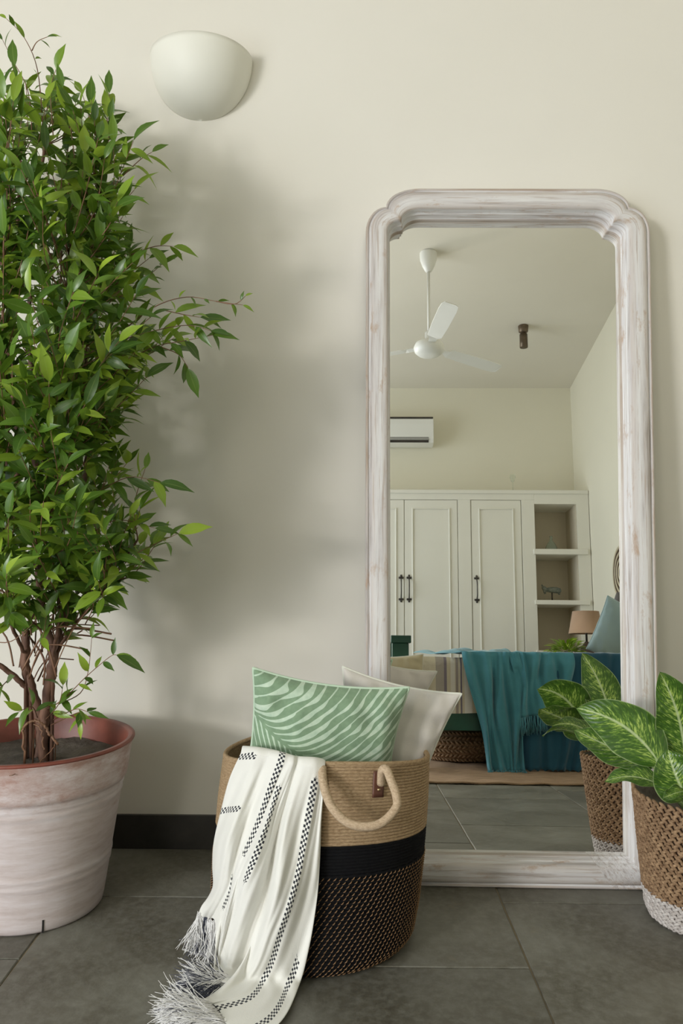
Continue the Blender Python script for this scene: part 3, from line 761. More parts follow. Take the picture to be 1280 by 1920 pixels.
# midrib: y_r(x) = 0.74 - 0.42*x (left high, right low)
yr = t.math('SUBTRACT', 0.72, t.math('MULTIPLY', x, t.math('SUBTRACT', 0.60, t.math('MULTIPLY', x, 0.20))))
dd = t.math('SUBTRACT', y, yr)
wob = t.noise(t.coord(uv='uv', scale=(1, 1, 1)), 4, 0); wob2 = t.noise(t.coord(uv='uv', scale=(2, 5, 1), rot=(0, 0, 0.6)), 2.0, 0)
ad = t.math('ABSOLUTE', dd)
# upper fronds sweep up to the right, lower fronds fall steeply
su = t.math('SUBTRACT', x, t.math('MULTIPLY_ADD', t.math('POWER', ad, 0.66), 0.74, 0.0))
sl = t.math('SUBTRACT', x, t.math('MULTIPLY', t.math('POWER', ad, 0.9), 0.42))
fu = t.math('FRACT', t.math('ADD', t.math('MULTIPLY', su, 18.0), t.math('MULTIPLY', wob, 0.35)))
fl = t.math('FRACT', t.math('ADD', t.math('MULTIPLY', sl, 22.0), t.math('MULTIPLY', wob, 0.5)))
iu = t.math('LESS_THAN', fu, t.math('MAXIMUM', 0.14, t.math('MULTIPLY', t.math('SUBTRACT', wob2, 0.27), 1.5)))
il = t.math('LESS_THAN', fl, t.math('SUBTRACT', 0.42, t.math('MULTIPLY', ad, 1.6)))
up = t.math('GREATER_THAN', dd, 0.0)
ink = t.math('ADD', t.math('MULTIPLY', up, iu), t.math('MULTIPLY', t.math('SUBTRACT', 1.0, up), il))
gapm = t.math('GREATER_THAN', ad, 0.012)
ink = t.math('MULTIPLY', ink, gapm, clamp=True)
vv = t.coord('Object'); fine = t.noise(vv, 400, 2); mid = t.noise(vv, 60, 3)
green = t.ramp(mid, [(0.3, (0.165, 0.255, 0.155)), (0.7, (0.215, 0.32, 0.20))])
light = t.ramp(mid, [(0.3, (0.42, 0.55, 0.42)), (0.7, (0.56, 0.66, 0.53))])
t.col(t.mix(t.math('MULTIPLY', ink, 0.9), green, light)); t.set(Roughness=0.85); t.bump(fine, 0.3, 0.0015); t.b.inputs['Sheen Weight'].default_value = 0.2
M['palm'] = t.m
cushion('palm_cushion', 'sage green cushion with pale palm-leaf print and piping, front one in basket', at(602, 1410, 1.93), 0.375, 0.37, 0.13, (math.radians(6), math.radians(7), math.radians(2)), M['palm'], M['green_piping'], 0.105, wr=0.008, seed=3)
cushion('linen_cushion', 'plain off-white linen cushion standing behind the green one in the basket', at(727, 1398, 2.05), 0.31, 0.34, 0.12, (math.radians(-4), math.radians(11), math.radians(-8)), M['linen'], M['piping'], 0.09, seed=5, taper=0.42, wr=0.008)

# ------------------------------------------------------------------ throw over the basket
def fy(X, z):
    cx, rx, ry = brad(min(max(z, 0.03), 0.455)); q = 1 - ((X - cx) / (rx + 0.006)) ** 2
    return BCY - (ry + 0.006) * math.sqrt(max(q, 0.0))
# guides: (px, py) at 10 stations, plus bulge towards the viewer
G = [
 ([(452, 1411), (430, 1460), (413, 1525), (401, 1580), (398, 1625), (399, 1660), (390, 1682), (378, 1698), (372, 1712)], 0.012),
 ([(478, 1413), (458, 1470), (438, 1530), (424, 1580), (418, 1630), (414, 1662), (405, 1688), (394, 1712), (388, 1724)], 0.030),
 ([(503, 1417), (484, 1470), (464, 1530), (448, 1580), (438, 1625), (434, 1665), (424, 1692), (412, 1716), (404, 1730)], 0.010),
 ([(528, 1423), (510, 1472), (488, 1530), (470, 1575), (454, 1610), (441, 1650), (428, 1700), (410, 1780), (400, 1832)], 0.026),
 ([(540, 1427), (520, 1474), (503, 1530), (486, 1575), (470, 1612), (452, 1655), (438, 1705), (418, 1785), (410, 1840)], 0.034),
 ([(550, 1430), (533, 1478), (515, 1530), (503, 1580), (490, 1630), (474, 1680), (458, 1730), (440, 1792), (427, 1842)], 0.030),
 ([(556, 1431), (541, 1480), (527, 1530), (516, 1580), (506, 1632), (495, 1682), (480, 1732), (463, 1792), (447, 1836)], 0.004),
 ([(568, 1432), (553, 1480), (540, 1530), (531, 1580), (522, 1632), (510, 1690), (490, 1755), (466, 1818), (420, 1862), (362, 1888)], 0.036),
 ([(588, 1433), (580, 1480), (570, 1530), (560, 1585), (549, 1640), (535, 1695), (514, 1750), (494, 1810), (462, 1862), (396, 1882)], 0.030),
 ([(603, 1436), (598, 1482), (590, 1535), (582, 1590), (574, 1645), (562, 1700), (545, 1762), (525, 1825), (490, 1890), (425, 1920)], 0.016),
 ([(609, 1440), (606, 1484), (602, 1540), (600, 1600), (597, 1660), (590, 1718), (580, 1775), (562, 1845), (525, 1918), (450, 1965)], 0.006),
]
NVR = 61
def resample(pts, n):
    C_ = catmull([(*p,) for p in pts], 12); C_ = np.array(C_); L_ = np.r_[0, np.cumsum(np.hypot(*np.diff(C_, axis=0).T))]
    s = np.linspace(0, L_[-1], n); return np.stack([np.interp(s, L_, C_[:, 0]), np.interp(s, L_, C_[:, 1])], 1)
GP = []
for pts, bul in G:
    rs = resample(pts, NVR); row = []
    for j, (px, py) in enumerate(rs):
        f = j / (NVR - 1)
        Y = 1.85
        for _ in range(6):
            p = at(px, py, Y); Yt = fy(p.x, p.z)
            if abs(p.x - brad(0.2)[0]) > 0.262: Yt = max(Yt, 1.93)
            Yb = Yt - 0.006 - bul * 1.5 * (0.25 + 0.75 * min(1, f * 2.2)) * (1 + 0.25 * math.sin(9 * f + bul * 300))
            if p.x < -0.27: Yb = min(Yb, 1.875)
            Y = Yb
        # keep above the floor: where the ray would pass below it, lie on the floor
        dz = (1 - at(px, py, 1.0).z)
        Yfl = (1 - 0.010 - bul * 0.35) / dz
        # run out smoothly towards the floor
        k = min(max((py - 1780) / 70, 0), 1)
        Y = min(Y, Yfl) if True else Y
        if pts[-1][1] > 1850: Y = Y * (1 - k * 0.6) + min(Y, Yfl) * k * 0.6
        row.append(at(px, py, Y))
    GP.append(row)
# hem over the rim and into the basket
full = []
for g, row in enumerate(GP):
    p0 = row[0]; ins = []
    d_in = Vector((0.0, 1.0, 0))
    for k, (dy, dz) in enumerate(((0.075, -0.09), (0.055, -0.03), (0.035, 0.006), (0.015, 0.012))):
        ins.append(p0 + Vector((0, dy, dz)))
    full.append(ins + list(row))
SUBU = 6
nrow = len(full[0])
VV = []; UVs = {}
cols = []
for j in range(nrow):
    cols.append(catmull([full[g][j] for g in range(len(full))], SUBU))
nuC = len(cols[0])
for j in range(nrow): VV += [Vector(c_) for c_ in cols[j]]
for q, v_ in enumerate(VV):
    jj, ii = divmod(q, nuC)
    ff = min(max((jj - 4) / 12, 0), 1)
    a_ = ii * 2 * PI / 8.5 + 1.3 * math.sin(jj / 13.0) + 0.6
    v_ = v_ + Vector((0, -1, 0.25)) * (ff * (0.0045 * math.sin(a_) + 0.0025 * math.sin(ii * 1.9 + jj * 0.22)))
    VV[q] = v_
VV = [Vector((v_.x, v_.y, max(v_.z, 0.006))) for v_ in VV]
def stripe_uv(gpar, f0, f1, shift=0.0):
    """per-vertex (distance in metres from the stripe line, run length)"""
    out = []; run = 0; prev = None
    ic = gpar * SUBU
    for j in range(nrow):
        f = (j - 4) / (NVR - 1)
        A = np.array([VV[j * nuC + i] for i in range(nuC)])
        seg = np.r_[0, np.cumsum(np.linalg.norm(np.diff(A, axis=0), axis=1))]
        sc0 = np.interp(ic, np.arange(nuC), seg)
        cpt = A[int(round(ic))]
        if prev is not None: run += np.linalg.norm(cpt - prev)
        prev = cpt
        vis = f0 <= f <= f1
        for i in range(nuC): out.append(((seg[i] - sc0) if vis else (seg[i] - sc0) + (1.0 if seg[i] >= sc0 else -1.0), run))
    return out
STR = [(2.0, 0.70, 0.93), (3.0, -1, 0.47), (4.25, 0.10, 0.58), (8.35, 0.03, 1.2), (9.5, 0.62, 1.2)]
uvd = {'uv': [(0, 0)] * len(VV)}
for k, (gp, f0, f1) in enumerate(STR): uvd['s%d' % k] = stripe_uv(gp, f0, f1)
# two short cross stripes near the left edge
for k, (jc, i0, i1, sl_) in enumerate(((0.37, 0, 8, -0.0022), (0.03, 0, 7, -0.001))):
    out = []
    for j in range(nrow):
        for i in range(nuC):
            run = (VV[j * nuC + i] - VV[j * nuC]).length
            dlt = ((j - 4) / (NVR - 1) - jc) * 0.42 - sl_ * i
            out.append((dlt if i <= i1 else dlt + (1.0 if dlt >= 0 else -1.0), run))
    uvd['s%d' % (5 + k)] = out
t = NT('striped_throw'); ink = None
for k in range(7):
    a = t.n('ShaderNodeUVMap', uv_map='s%d' % k); u_, r_, _ = t.sep(a.outputs[0])
    cell = 0.0052
    wid = t.math('LESS_THAN', t.math('ABSOLUTE', u_), cell * 1.5)
    ci_ = t.math('FLOOR', t.math('ADD', t.math('DIVIDE', u_, cell), 1.5)); ri_ = t.math('FLOOR', t.math('DIVIDE', r_, 0.0058))
    chk = t.math('MODULO', t.math('ADD', t.math('ADD', ci_, ri_), 1000.0), 2.0)
    one = t.math('MULTIPLY', wid, t.math('GREATER_THAN', chk, 0.5))
    ink = one if ink is None else t.math('MAXIMUM', ink, one)
vo = t.coord('Object'); wv = t.noise(vo, 420, 2)
t.col(t.mix(ink, t.ramp(t.noise(vo, 4), [(0.3, (0.72, 0.71, 0.66)), (0.7, (0.77, 0.76, 0.72))]), (0.022, 0.024, 0.032)))
t.set(Roughness=0.9); t.b.inputs['Sheen Weight'].default_value = 0.2
nrm = t.bump(wv, 0.25, 0.0012); M['throw'] = t.m
org = at(500, 1840, 1.76); org.z = 0
throw = empty('striped_throw', org, 'white cotton throw with black checked stripes draped over the front of the basket', 'throw')
cl = mk('cloth', VV, gridfaces(nuC, nrow), M['throw'], throw, uvs=uvd)
so = cl.modifiers.new('t', 'SOLIDIFY'); so.thickness = 0.0025; so.offset = 0
sd = cl.modifiers.new('s', 'SUBSURF'); sd.levels = 1; sd.render_levels = 1
# tassels
def tassel(name, start, dirs, n, L_, spread, mat, r=0.0008, floor_=True):
    parts = []; n = int(n * 1.6); spread *= 0.8; L_ *= 0.9
    for k in range(n):
        f = k / max(n - 1, 1)
        s = start(f); d = dirs(f) + Vector(nr.uniform(-1, 1, 3)) * spread
        d.normalize(); L1 = L_ * nr.uniform(0.75, 1.15); P = [s]; p = Vector(s); dd_ = Vector(d); bias = Vector(nr.uniform(-1, 1, 3)) * 0.09
        for q in range(7):
            dd_ = (dd_ + bias + Vector(nr.uniform(-1, 1, 3)) * 0.25 + Vector((0, 0, -0.05))).normalized()
            p = p + dd_ * (L1 / 7)
            if p.z < 0.003: p.z = 0.003 + nr.uniform(0, 0.006); dd_.z = abs(dd_.z) * 0.1
            P.append(Vector(p))
        parts.append(tube(P, [r, r, r, r, r, r, r * 0.8, r * 0.5], 4))
    return stuff(mk(name, *merge(parts), mat, throw))
def seg_lerp(a, b): return lambda f: Vector(a).lerp(Vector(b), f) + Vector(nr.uniform(-0.004, 0.004, 3))
E0 = [GP[g][-1] for g in range(len(GP))]
t1 = tassel('fringe', seg_lerp(E0[0], E0[0].lerp(E0[1], .5)), lambda f: Vector((-0.12, -0.1, -1)), 90, 0.095, 0.16, M['white_yarn'])
t2 = tassel('fringe', seg_lerp(E0[0].lerp(E0[1], .5), E0[1]), lambda f: Vector((-0.02, -0.1, -1)), 60, 0.10, 0.16, M['navy'])
t3 = tassel('fringe', seg_lerp(E0[1], E0[2]), lambda f: Vector((0.0, -0.1, -1)), 90, 0.125, 0.12, M['white_yarn'])
t2['label'] = 'navy strands in the first tassel'
tassel('fringe', seg_lerp(E0[3], E0[4]), lambda f: Vector((-1, -0.15, 0.25)), 80, 0.09, 0.30, M['white_yarn'])
tassel('fringe', seg_lerp(E0[4], E0[6]), lambda f: Vector((-1, -0.25, 0.02)), 110, 0.12, 0.30, M['navy'])
tassel('fringe', seg_lerp(E0[4], E0[6]), lambda f: Vector((-1, -0.45, 0.06)), 120, 0.10, 0.35, M['white_yarn'])
tassel('fringe', seg_lerp(E0[6] + Vector((-0.02, 0, 0)), E0[7]), lambda f: Vector((-1, -0.4, 0.1)), 90, 0.09, 0.35, M['navy'])
tassel('fringe', seg_lerp(E0[7], E0[8]), lambda f: Vector((-1, -0.25, 0.12)), 130, 0.10, 0.30, M['white_yarn'])
tassel('fringe', seg_lerp(E0[8], E0[9]), lambda f: Vector((-1, -0.35, 0.05)), 110, 0.12, 0.25, M['white_yarn'])

# ------------------------------------------------------------------ planter with aglaonema
QX, QY, QH = 0.943, 2.067, 0.323
plant = empty('potted_aglaonema', (QX, QY, 0), 'broad-leaved variegated plant in a braided jute planter with whitened foot, beside the mirror', 'plant')
def qr(z): return float(np.interp(z, [0, 0.012, 0.03, 0.08, QH], [0.118, 0.134, 0.141, 0.149, 0.174]))
core = mk('planter_body', *lathe([(qr(z) - 0.006, z) for z in np.linspace(0, QH, 20)], QX, QY, 48), M['dark_wood'], plant)  # dark core colour stands in for shade in the crevices between braids
mk('planter_lining', *lathe([(qr(QH) - 0.004, QH), (qr(QH) - 0.014, QH), (qr(QH) - 0.016, QH - 0.06), (0.01, QH - 0.062)], QX, QY, 48, close_bottom=False), M['soil'], plant)
def lump(c_, d1, d2, d3, a, b, c2):
    V = []; n1, n2 = 6, 4
    for j in range(n2 + 1):
        ph = -PI / 2 + PI * j / n2
        for i in range(n1):
            th = 2 * PI * i / n1
            V.append(c_ + d2 * (b * math.cos(ph) * math.cos(th)) + d3 * (c2 * math.cos(ph) * math.sin(th)) + d1 * (a * math.sin(ph)))
    return V, gridfaces(n1, n2 + 1, wrap=True)
br, wb = [], []
rh = 0.0128; nrw = int(QH / rh)
for j in range(nrw + 1):
    z = 0.008 + j * (QH - 0.012) / nrw
    nn = 50
    for i in range(nn):
        for half in (0, 1):
            th = 2 * PI * (i + 0.25 * half + 0.37 * (j % 3)) / nn
            zz_ = z + (0.0036 if half else -0.0036)
            r = qr(zz_) + nr.uniform(-0.001, 0.001)
            n_ = Vector((math.cos(th), math.sin(th), 0)); tg = Vector((-math.sin(th), math.cos(th), 0)); up_ = Vector((0, 0, 1))
            sgn = 1 if half else -1
            d1 = (tg * 0.86 - up_ * 0.50 * sgn).normalized(); d2 = n_.cross(d1)
            L_ = lump(Vector((QX, QY, zz_)) + n_ * (r - 0.001), d1, d2, n_, 0.0125, 0.0047, 0.0056)
            (wb if z < 0.078 else br).append(L_)
stuff(mk('jute_braid', *merge(br), M['braid'], plant))
wbo = stuff(mk('white_braid', *merge(wb), M['white_braid'], plant)); wbo['label'] = 'whitewashed braid around the foot of the planter'

def big_leaf(base, ctrl, tip, width, face, fold=0.25, curl=0.0, stalk=None, nm='leaf', par=plant, mat='aglaonema', wav=0.004):
    base, ctrl, tip, face = Vector(base), Vector(ctrl), Vector(tip), Vector(face).normalized()
    NU, NVv = 13, 25; V = []; UVl = []
    for j in range(NVv):
        t_ = j / (NVv - 1)
        c_ = base * (1 - t_) ** 2 + ctrl * 2 * t_ * (1 - t_) + tip * t_ * t_
        d = ((ctrl - base) * (1 - t_) + (tip - ctrl) * t_).normalized()
        s = d.cross(face).normalized(); u_ = s.cross(d)
        wv_ = width / 2 * max(0.004, (math.sin(PI * min(1, t_ ** 0.80)) ** 0.72)) * (1.0 - 0.12 * t_) if 0 < t_ < 1 else 0.0004
        for i in range(NU):
            e = i / (NU - 1) * 2 - 1
            h = fold * wv_ * abs(e) - curl * wv_ * e * e + wav * math.sin(t_ * 15 + e * 2) * abs(e)
            V.append(c_ + s * wv_ * e + u_ * h); UVl.append(((e + 1) / 2, t_))
    lf = mk(nm, V, gridfaces(NU, NVv), M[mat], par, uvs={'uv': UVl})
    if stalk is not None:
        P = catmull([Vector(stalk), Vector(stalk).lerp(base, 0.5) + Vector((0, 0, 0.01)), base, base.lerp(ctrl, 0.15)], 5)
        mk('stalk', *tube(P, [0.006] * 8 + [0.004] * (len(P) - 8), 7), M['stalk'], par)
    return lf
M['stalk'] = noisy('pale_stalk', (0.25, 0.34, 0.12), (0.35, 0.44, 0.2), 10, 0.5, 0)
root = Vector((QX, QY, QH - 0.05))
# upright leaf in front of the wall on the right
big_leaf(at(1283, 1428, 2.03), at(1282, 1340, 2.02), at(1236, 1260, 2.0), 0.135, (-0.05, -1, 0.1), 0.10, stalk=root + Vector((-.02, -.02, 0)))
# big leaf reaching left in front of the mirror frame
big_leaf(at(1238, 1436, 1.98), at(1185, 1345, 2.02), at(1080, 1328, 2.11), 0.15, (-0.05, -1, 0.45), 0.06, curl=0.10, stalk=root + Vector((-.03, -.03, 0)))
# leaf whose dark underside shows behind it
big_leaf(at(1225, 1438, 2.00), at(1140, 1400, 2.06), at(1076, 1368, 2.13), 0.12, (0.1, -0.7, 0.7), 0.12, stalk=root + Vector((-.03, 0, 0)))
# low leaf with its tip over the planter
big_leaf(at(1255, 1482, 1.95), at(1190, 1440, 1.96), at(1133, 1466, 1.99), 0.085, (0.0, -0.35, 1), 0.2, stalk=root + Vector((-.02, -.03, 0)))
# crinkled leaf on the right
big_leaf(at(1290, 1500, 1.90), at(1262, 1455, 1.89), at(1252, 1405, 1.92), 0.12, (-0.35, -1, 0.2), 0.25, curl=-0.1, stalk=root + Vector((0, -.03, 0)), wav=0.006)
big_leaf(at(1300, 1482, 1.90), at(1270, 1482, 1.87), at(1243, 1497, 1.85), 0.045, (0.0, -0.4, 1), 0.1, stalk=root + Vector((0, -.02, 0)))
# leaves at the back, seen in the mirror and over the frame
def refl_pt(px, py, Y):
    """a point the mirror shows at that place, at real depth Y"""
    n_ = mm.to_3x3() @ Vector((0, -1, 0)); P_ = mm @ Vector((0, 0.07, 0)); C0 = Vector((0, 0, 1))
    d = at(px, py, 1.0) - C0; t_ = (P_ - C0).dot(n_) / d.dot(n_); p = C0 + d * t_; r = d - 2 * d.dot(n_) * n_
    s = (Y - p.y) / r.y; return p + r * s
big_leaf(refl_pt(1120, 1385, 2.14), refl_pt(1075, 1345, 2.14), refl_pt(1034, 1362, 2.13), 0.06, (0.0, 0.8, 0.7), 0.15, stalk=root + Vector((-.04, .01, 0)))
for a_, l_, h_ in ((0.3, 0.20, 0.16), (-0.7, 0.2, 0.13)):
    d = Vector((math.cos(a_), math.sin(a_), 0)); b_ = root + d * 0.05 + Vector((0, 0, 0.10))
    tp = b_ + d * l_ + Vector((0, 0, h_ * 0.6)); tp.y = min(tp.y, 2.36)
    big_leaf(b_, b_ + d * l_ * 0.5 + Vector((0, 0, h_)), tp, 0.10, d * -0.3 + Vector((0, -0.3, 1)), 0.2, stalk=root + d * 0.02)

# ================================================================== the rest of the room, seen in the mirror
# ---- built-in wardrobe
WY = -2.5
ward = empty('built_in_wardrobe', (0.9, WY, 0), 'white built-in wardrobe with panelled doors, iron handles and open shelf niche', 'wardrobe')
WT = 2.225; WX0, WX1 = -0.75, 2.085
NX0, NX1 = 1.592, 1.975          # niche opening
NTOP = 2.097
bx = [box(WX0, WX1, WY - 0.48, WY - 0.03 - 0.42, 0, WT), # back
      box(WX0, NX0, WY - 0.42, WY - 0.02, 0.0, WT), box(NX1, WX1, WY - 0.42, WY, 0.0, WT),
      box(NX0, NX1, WY - 0.42, WY, NTOP, WT), box(NX0, NX1, WY - 0.42, WY, 0.0, 0.745)]
mk('carcass', *merge(bx), M['cupboard'], ward, smooth=False)
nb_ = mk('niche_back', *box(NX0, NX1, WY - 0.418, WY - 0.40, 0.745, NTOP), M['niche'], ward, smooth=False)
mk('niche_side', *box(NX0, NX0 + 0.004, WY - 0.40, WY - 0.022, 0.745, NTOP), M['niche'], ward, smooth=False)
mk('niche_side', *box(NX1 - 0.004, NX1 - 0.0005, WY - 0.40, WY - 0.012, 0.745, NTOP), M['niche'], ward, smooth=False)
# face frame
ff = [box(WX0, NX0, WY - 0.02, WY, 2.133, WT), box(1.475, NX0, WY - 0.02, WY, 0, 2.133), box(0.895, 1.010, WY - 0.02, WY, 0, 2.133), box(WX0, -0.62, WY - 0.02, WY, 0, 2.133), box(-0.10, -0.07, WY - 0.02, WY, 0, 2.133), box(-0.62, NX0, WY - 0.02, WY, 0, 0.10)]
bevel(mk('face_frame', *merge(ff), M['cupboard'], ward, smooth=False), 0.002)
bevel(mk('cornice', *box(WX0 - 0.005, WX1, WY, WY + 0.012, WT - 0.035, WT), M['cupboard'], ward, smooth=False), 0.004)
def door(x0, x1, hside):
    g = 0.004; y = WY - 0.004; z0, z1 = 0.104, 2.129
    dr = bevel(mk('door', *box(x0 + g, x1 - g, WY - 0.02, y, z0, z1), M['cupboard'], ward, smooth=False), 0.002)
    ins = 0.07
    a, b, c_, d = x0 + ins, x1 - ins, z0 + 0.09, z1 - 0.075
    for (u0, u1, v0, v1) in ((a, a + 0.012, c_, d), (b - 0.012, b, c_, d), (a + 0.012, b - 0.012, c_, c_ + 0.012), (a + 0.012, b - 0.012, d - 0.012, d)):
        bevel(mk('moulding', *box(u0, u1, y - 0.001, y + 0.010, v0, v1), M['cupboard'], dr, smooth=False), 0.004)
    hx = x0 + 0.042 if hside < 0 else x1 - 0.030
    hp_ = []
    for zc in (1.408, 1.212):
        for dx, dz in ((0, 0), (-0.014, 0), (0.014, 0), (0, 0.018 if zc > 1.3 else -0.018)):
            hp_.append(lump(Vector((hx + dx, y + 0.006, zc + dz)), Vector((0, 0, 1)), Vector((1, 0, 0)), Vector((0, 1, 0)), 0.011, 0.010, 0.006))
    hp_.append(tube(catmull([(hx, y + 0.004, 1.405), (hx, y + 0.04, 1.37), (hx, y + 0.045, 1.31), (hx, y + 0.04, 1.25), (hx, y + 0.004, 1.215)], 6), 0.0052, 8))
    h_ = mk('handle', *merge(hp_), M['iron'], dr); h_['label'] = 'dark iron handle'
    return dr
door(-0.62, -0.10, 1); door(-0.07, 0.404, 1); door(0.404, 0.892, -1); door(1.013, 1.472, -1)
for z0, z1 in ((1.628, 1.678), (1.175, 1.215), (0.72, 0.768)):
    bevel(mk('shelf', *box(NX0 - 0.02, NX1 + 0.085, WY - 0.40, WY + 0.022, z0, z1), M['cupboard'], ward, smooth=False), 0.004)
# items in the niche
bt_ = fix_normals(mk('glass_bottle', *lathe([(0.0005, 0), (0.052, 0.002), (0.058, 0.012), (0.052, 0.045), (0.032, 0.085), (0.015, 0.105), (0.012, 0.135), (0.016, 0.148), (0.011, 0.149), (0.009, 0.135), (0.012, 0.104), (0.029, 0.083), (0.047, 0.045), (0.052, 0.014), (0.045, 0.008), (0.0005, 0.008)], 1.775, WY - 0.18, 28), M['bottle']))
for v_ in bt_.data.vertices: v_.co.z += 1.6785
tag(bt_, 'pale green glass bottle standing on the top shelf of the niche', 'bottle')
fg = empty('fish_figurine', (1.76, WY - 0.15, 1.2155), 'small patinated figurine on a stand on the middle shelf of the niche', 'figurine')
fx, fyv, fz = 1.76, WY - 0.15, 1.2155
mk('stand_base', *box(fx - 0.078, fx + 0.078, fyv - 0.03, fyv + 0.03, fz, fz + 0.010), M['iron'], fg, smooth=False)
mk('stand_rod', *tube([(fx, fyv, fz + 0.008), (fx, fyv, fz + 0.085)], 0.006, 8), M['iron'], fg)
fb = [tube([(fx - 0.085, fyv, fz + 0.135), (fx - 0.07, fyv, fz + 0.12), (fx - 0.05, fyv, fz + 0.108), (fx - 0.01, fyv, fz + 0.108), (fx + 0.04, fyv, fz + 0.105), (fx + 0.075, fyv, fz + 0.10), (fx + 0.085, fyv, fz + 0.10)], [0.012, 0.022, 0.018, 0.026, 0.029, 0.024, 0.010], 10),
      tube([(fx - 0.072, fyv, fz + 0.12), (fx - 0.065, fyv, fz + 0.085), (fx - 0.062, fyv, fz + 0.070)], [0.014, 0.012, 0.008], 8), tube([(fx + 0.06, fyv, fz + 0.10), (fx + 0.065, fyv, fz + 0.075), (fx + 0.066, fyv, fz + 0.064)], [0.014, 0.010, 0.008], 8),
      tube([(fx - 0.085, fyv, fz + 0.14), (fx - 0.09, fyv, fz + 0.158)], [0.009, 0.003], 6)]
fix_normals(mk('body', *merge(fb), M['patina'], fg))
# glass ornament on top of the wardrobe
gx = 1.42
orn = mk('glass_ornament', *merge([lathe([(0.001, WT), (0.028, WT + 0.002), (0.028, WT + 0.006), (0.004, WT + 0.010), (0.003, WT + 0.09), (0.016, WT + 0.11), (0.026, WT + 0.14), (0.022, WT + 0.175)], gx, WY - 0.1, 20), ]), M['clear'])
tag(orn, 'slim clear glass ornament standing on top of the white wardrobe', 'ornament')
# ---- air conditioner
ac = empty('air_conditioner', (0.0, YB, 2.75), 'white wall air conditioner with dark vent above the wardrobe', 'air conditioner')
Y2 = YB + 0.21
acp = [(YB, 2.765), (YB, 3.02), (YB + 0.03, 3.03), (YB + 0.17, 3.025), (YB + 0.205, 3.0), (Y2, 2.95), (Y2, 2.80), (YB + 0.19, 2.765), (YB + 0.10, 2.745)]
bevel(fix_normals(mk('casing', *prism(acp, 'x', -0.18, 0.705), M['white_plastic'], ac, smooth=False)), 0.006)
mk('air_outlet', *prism([(YB + 0.195, 2.765), (Y2 + 0.002, 2.80), (Y2 + 0.002, 2.812), (YB + 0.185, 2.775)], 'x', -0.15, 0.655), M['dark_slot'], ac, smooth=False)
mk('air_outlet', *box(-0.15, 0.655, Y2 - 0.004, Y2 + 0.003, 2.785, 2.815), M['dark_slot'], ac, smooth=False)
for k in range(3): mk('louvre', *box(-0.15, 0.655, Y2 + 0.002, Y2 + 0.006, 2.788 + 0.009 * k, 2.791 + 0.009 * k), M['white_plastic'], ac, smooth=False)
mk('top_grille', *box(-0.175, 0.70, YB + 0.165, YB + 0.206, 3.012, 3.022), M['dark_slot'], ac, smooth=False)
# ---- ceiling fan
fnx, fny = 0.51, -0.784; fzc = ceil_z(fny)
fan = empty('ceiling_fan', (fnx, fny, fzc), 'white three-bladed ceiling fan on a long rod, seen in mirror', 'ceiling fan')
mk('canopy', *lathe([(0.012, fzc - 0.145), (0.025, fzc - 0.14), (0.045, fzc - 0.10), (0.062, fzc - 0.05), (0.064, fzc + 0.004)], fnx, fny, 28), M['white_plastic'], fan)
mk('rod', *tube([(fnx, fny, fzc - 0.14), (fnx, fny, 2.95)], 0.011, 12), M['white_plastic'], fan)
mk('coupling', *lathe([(0.02, 3.02), (0.03, 3.01), (0.03, 2.965), (0.045, 2.95)], fnx, fny, 20), M['white_plastic'], fan)
mk('motor', *lathe([(0.03, 2.835), (0.08, 2.842), (0.105, 2.865), (0.112, 2.895), (0.10, 2.925), (0.06, 2.945), (0.03, 2.955)], fnx, fny, 40, close_top=True), M['white_plastic'], fan)
for k, a_ in enumerate((1.45, 1.45 + 2 * PI / 3, 1.45 + 4 * PI / 3)):
    d = Vector((math.cos(a_), math.sin(a_), 0)); s = Vector((-d.y, d.x, 0)); V = []
    pr2 = [(0.10, 0.025), (0.16, 0.03), (0.20, 0.05), (0.38, 0.058), (0.62, 0.060), (0.69, 0.054), (0.715, 0.035)]
    for top in (0, 1):
        for r, hw in pr2:
            for e in (-1, 1):
                V.append(Vector((fnx, fny, 2.895)) + d * r + s * hw * e + Vector((0, 0, 0.010 * e * (r > 0.18) + 0.006 * top)))
    n_ = len(pr2); Fc = []
    for i in range(n_ - 1):
        a0 = 2 * i; Fc.append((a0, a0 + 1, a0 + 3, a0 + 2)); b0 = 2 * n_ + 2 * i; Fc.append((b0, b0 + 2, b0 + 3, b0 + 1))
        Fc.append((a0, a0 + 2, b0 + 2, b0)); Fc.append((a0 + 1, b0 + 1, b0 + 3, a0 + 3))
    Fc += [(0, 2 * n_, 2 * n_ + 1, 1), (2 * n_ - 2, 2 * n_ - 1, 4 * n_ - 1, 4 * n_ - 2)]
    bl_ = fix_normals(mk('blade', V, Fc, M['white_plastic'], fan, smooth=False))
# ---- ceiling spotlight
spx, spy = 1.402, -1.816; spz = ceil_z(spy)
spt = empty('ceiling_spotlight', (spx, spy, spz), 'small bronze cylinder spotlight hanging from the sloping ceiling', 'spotlight')
mk('mount', *lathe([(0.025, spz - 0.062), (0.04, spz - 0.05), (0.042, spz - 0.02), (0.045, spz + 0.003)], spx, spy, 20), M['bronze'], spt)
mk('cylinder', *lathe([(0.028, spz - 0.195), (0.034, spz - 0.193), (0.034, spz - 0.075), (0.014, spz - 0.072), (0.012, spz - 0.055)], spx, spy, 24), M['bronze'], spt)

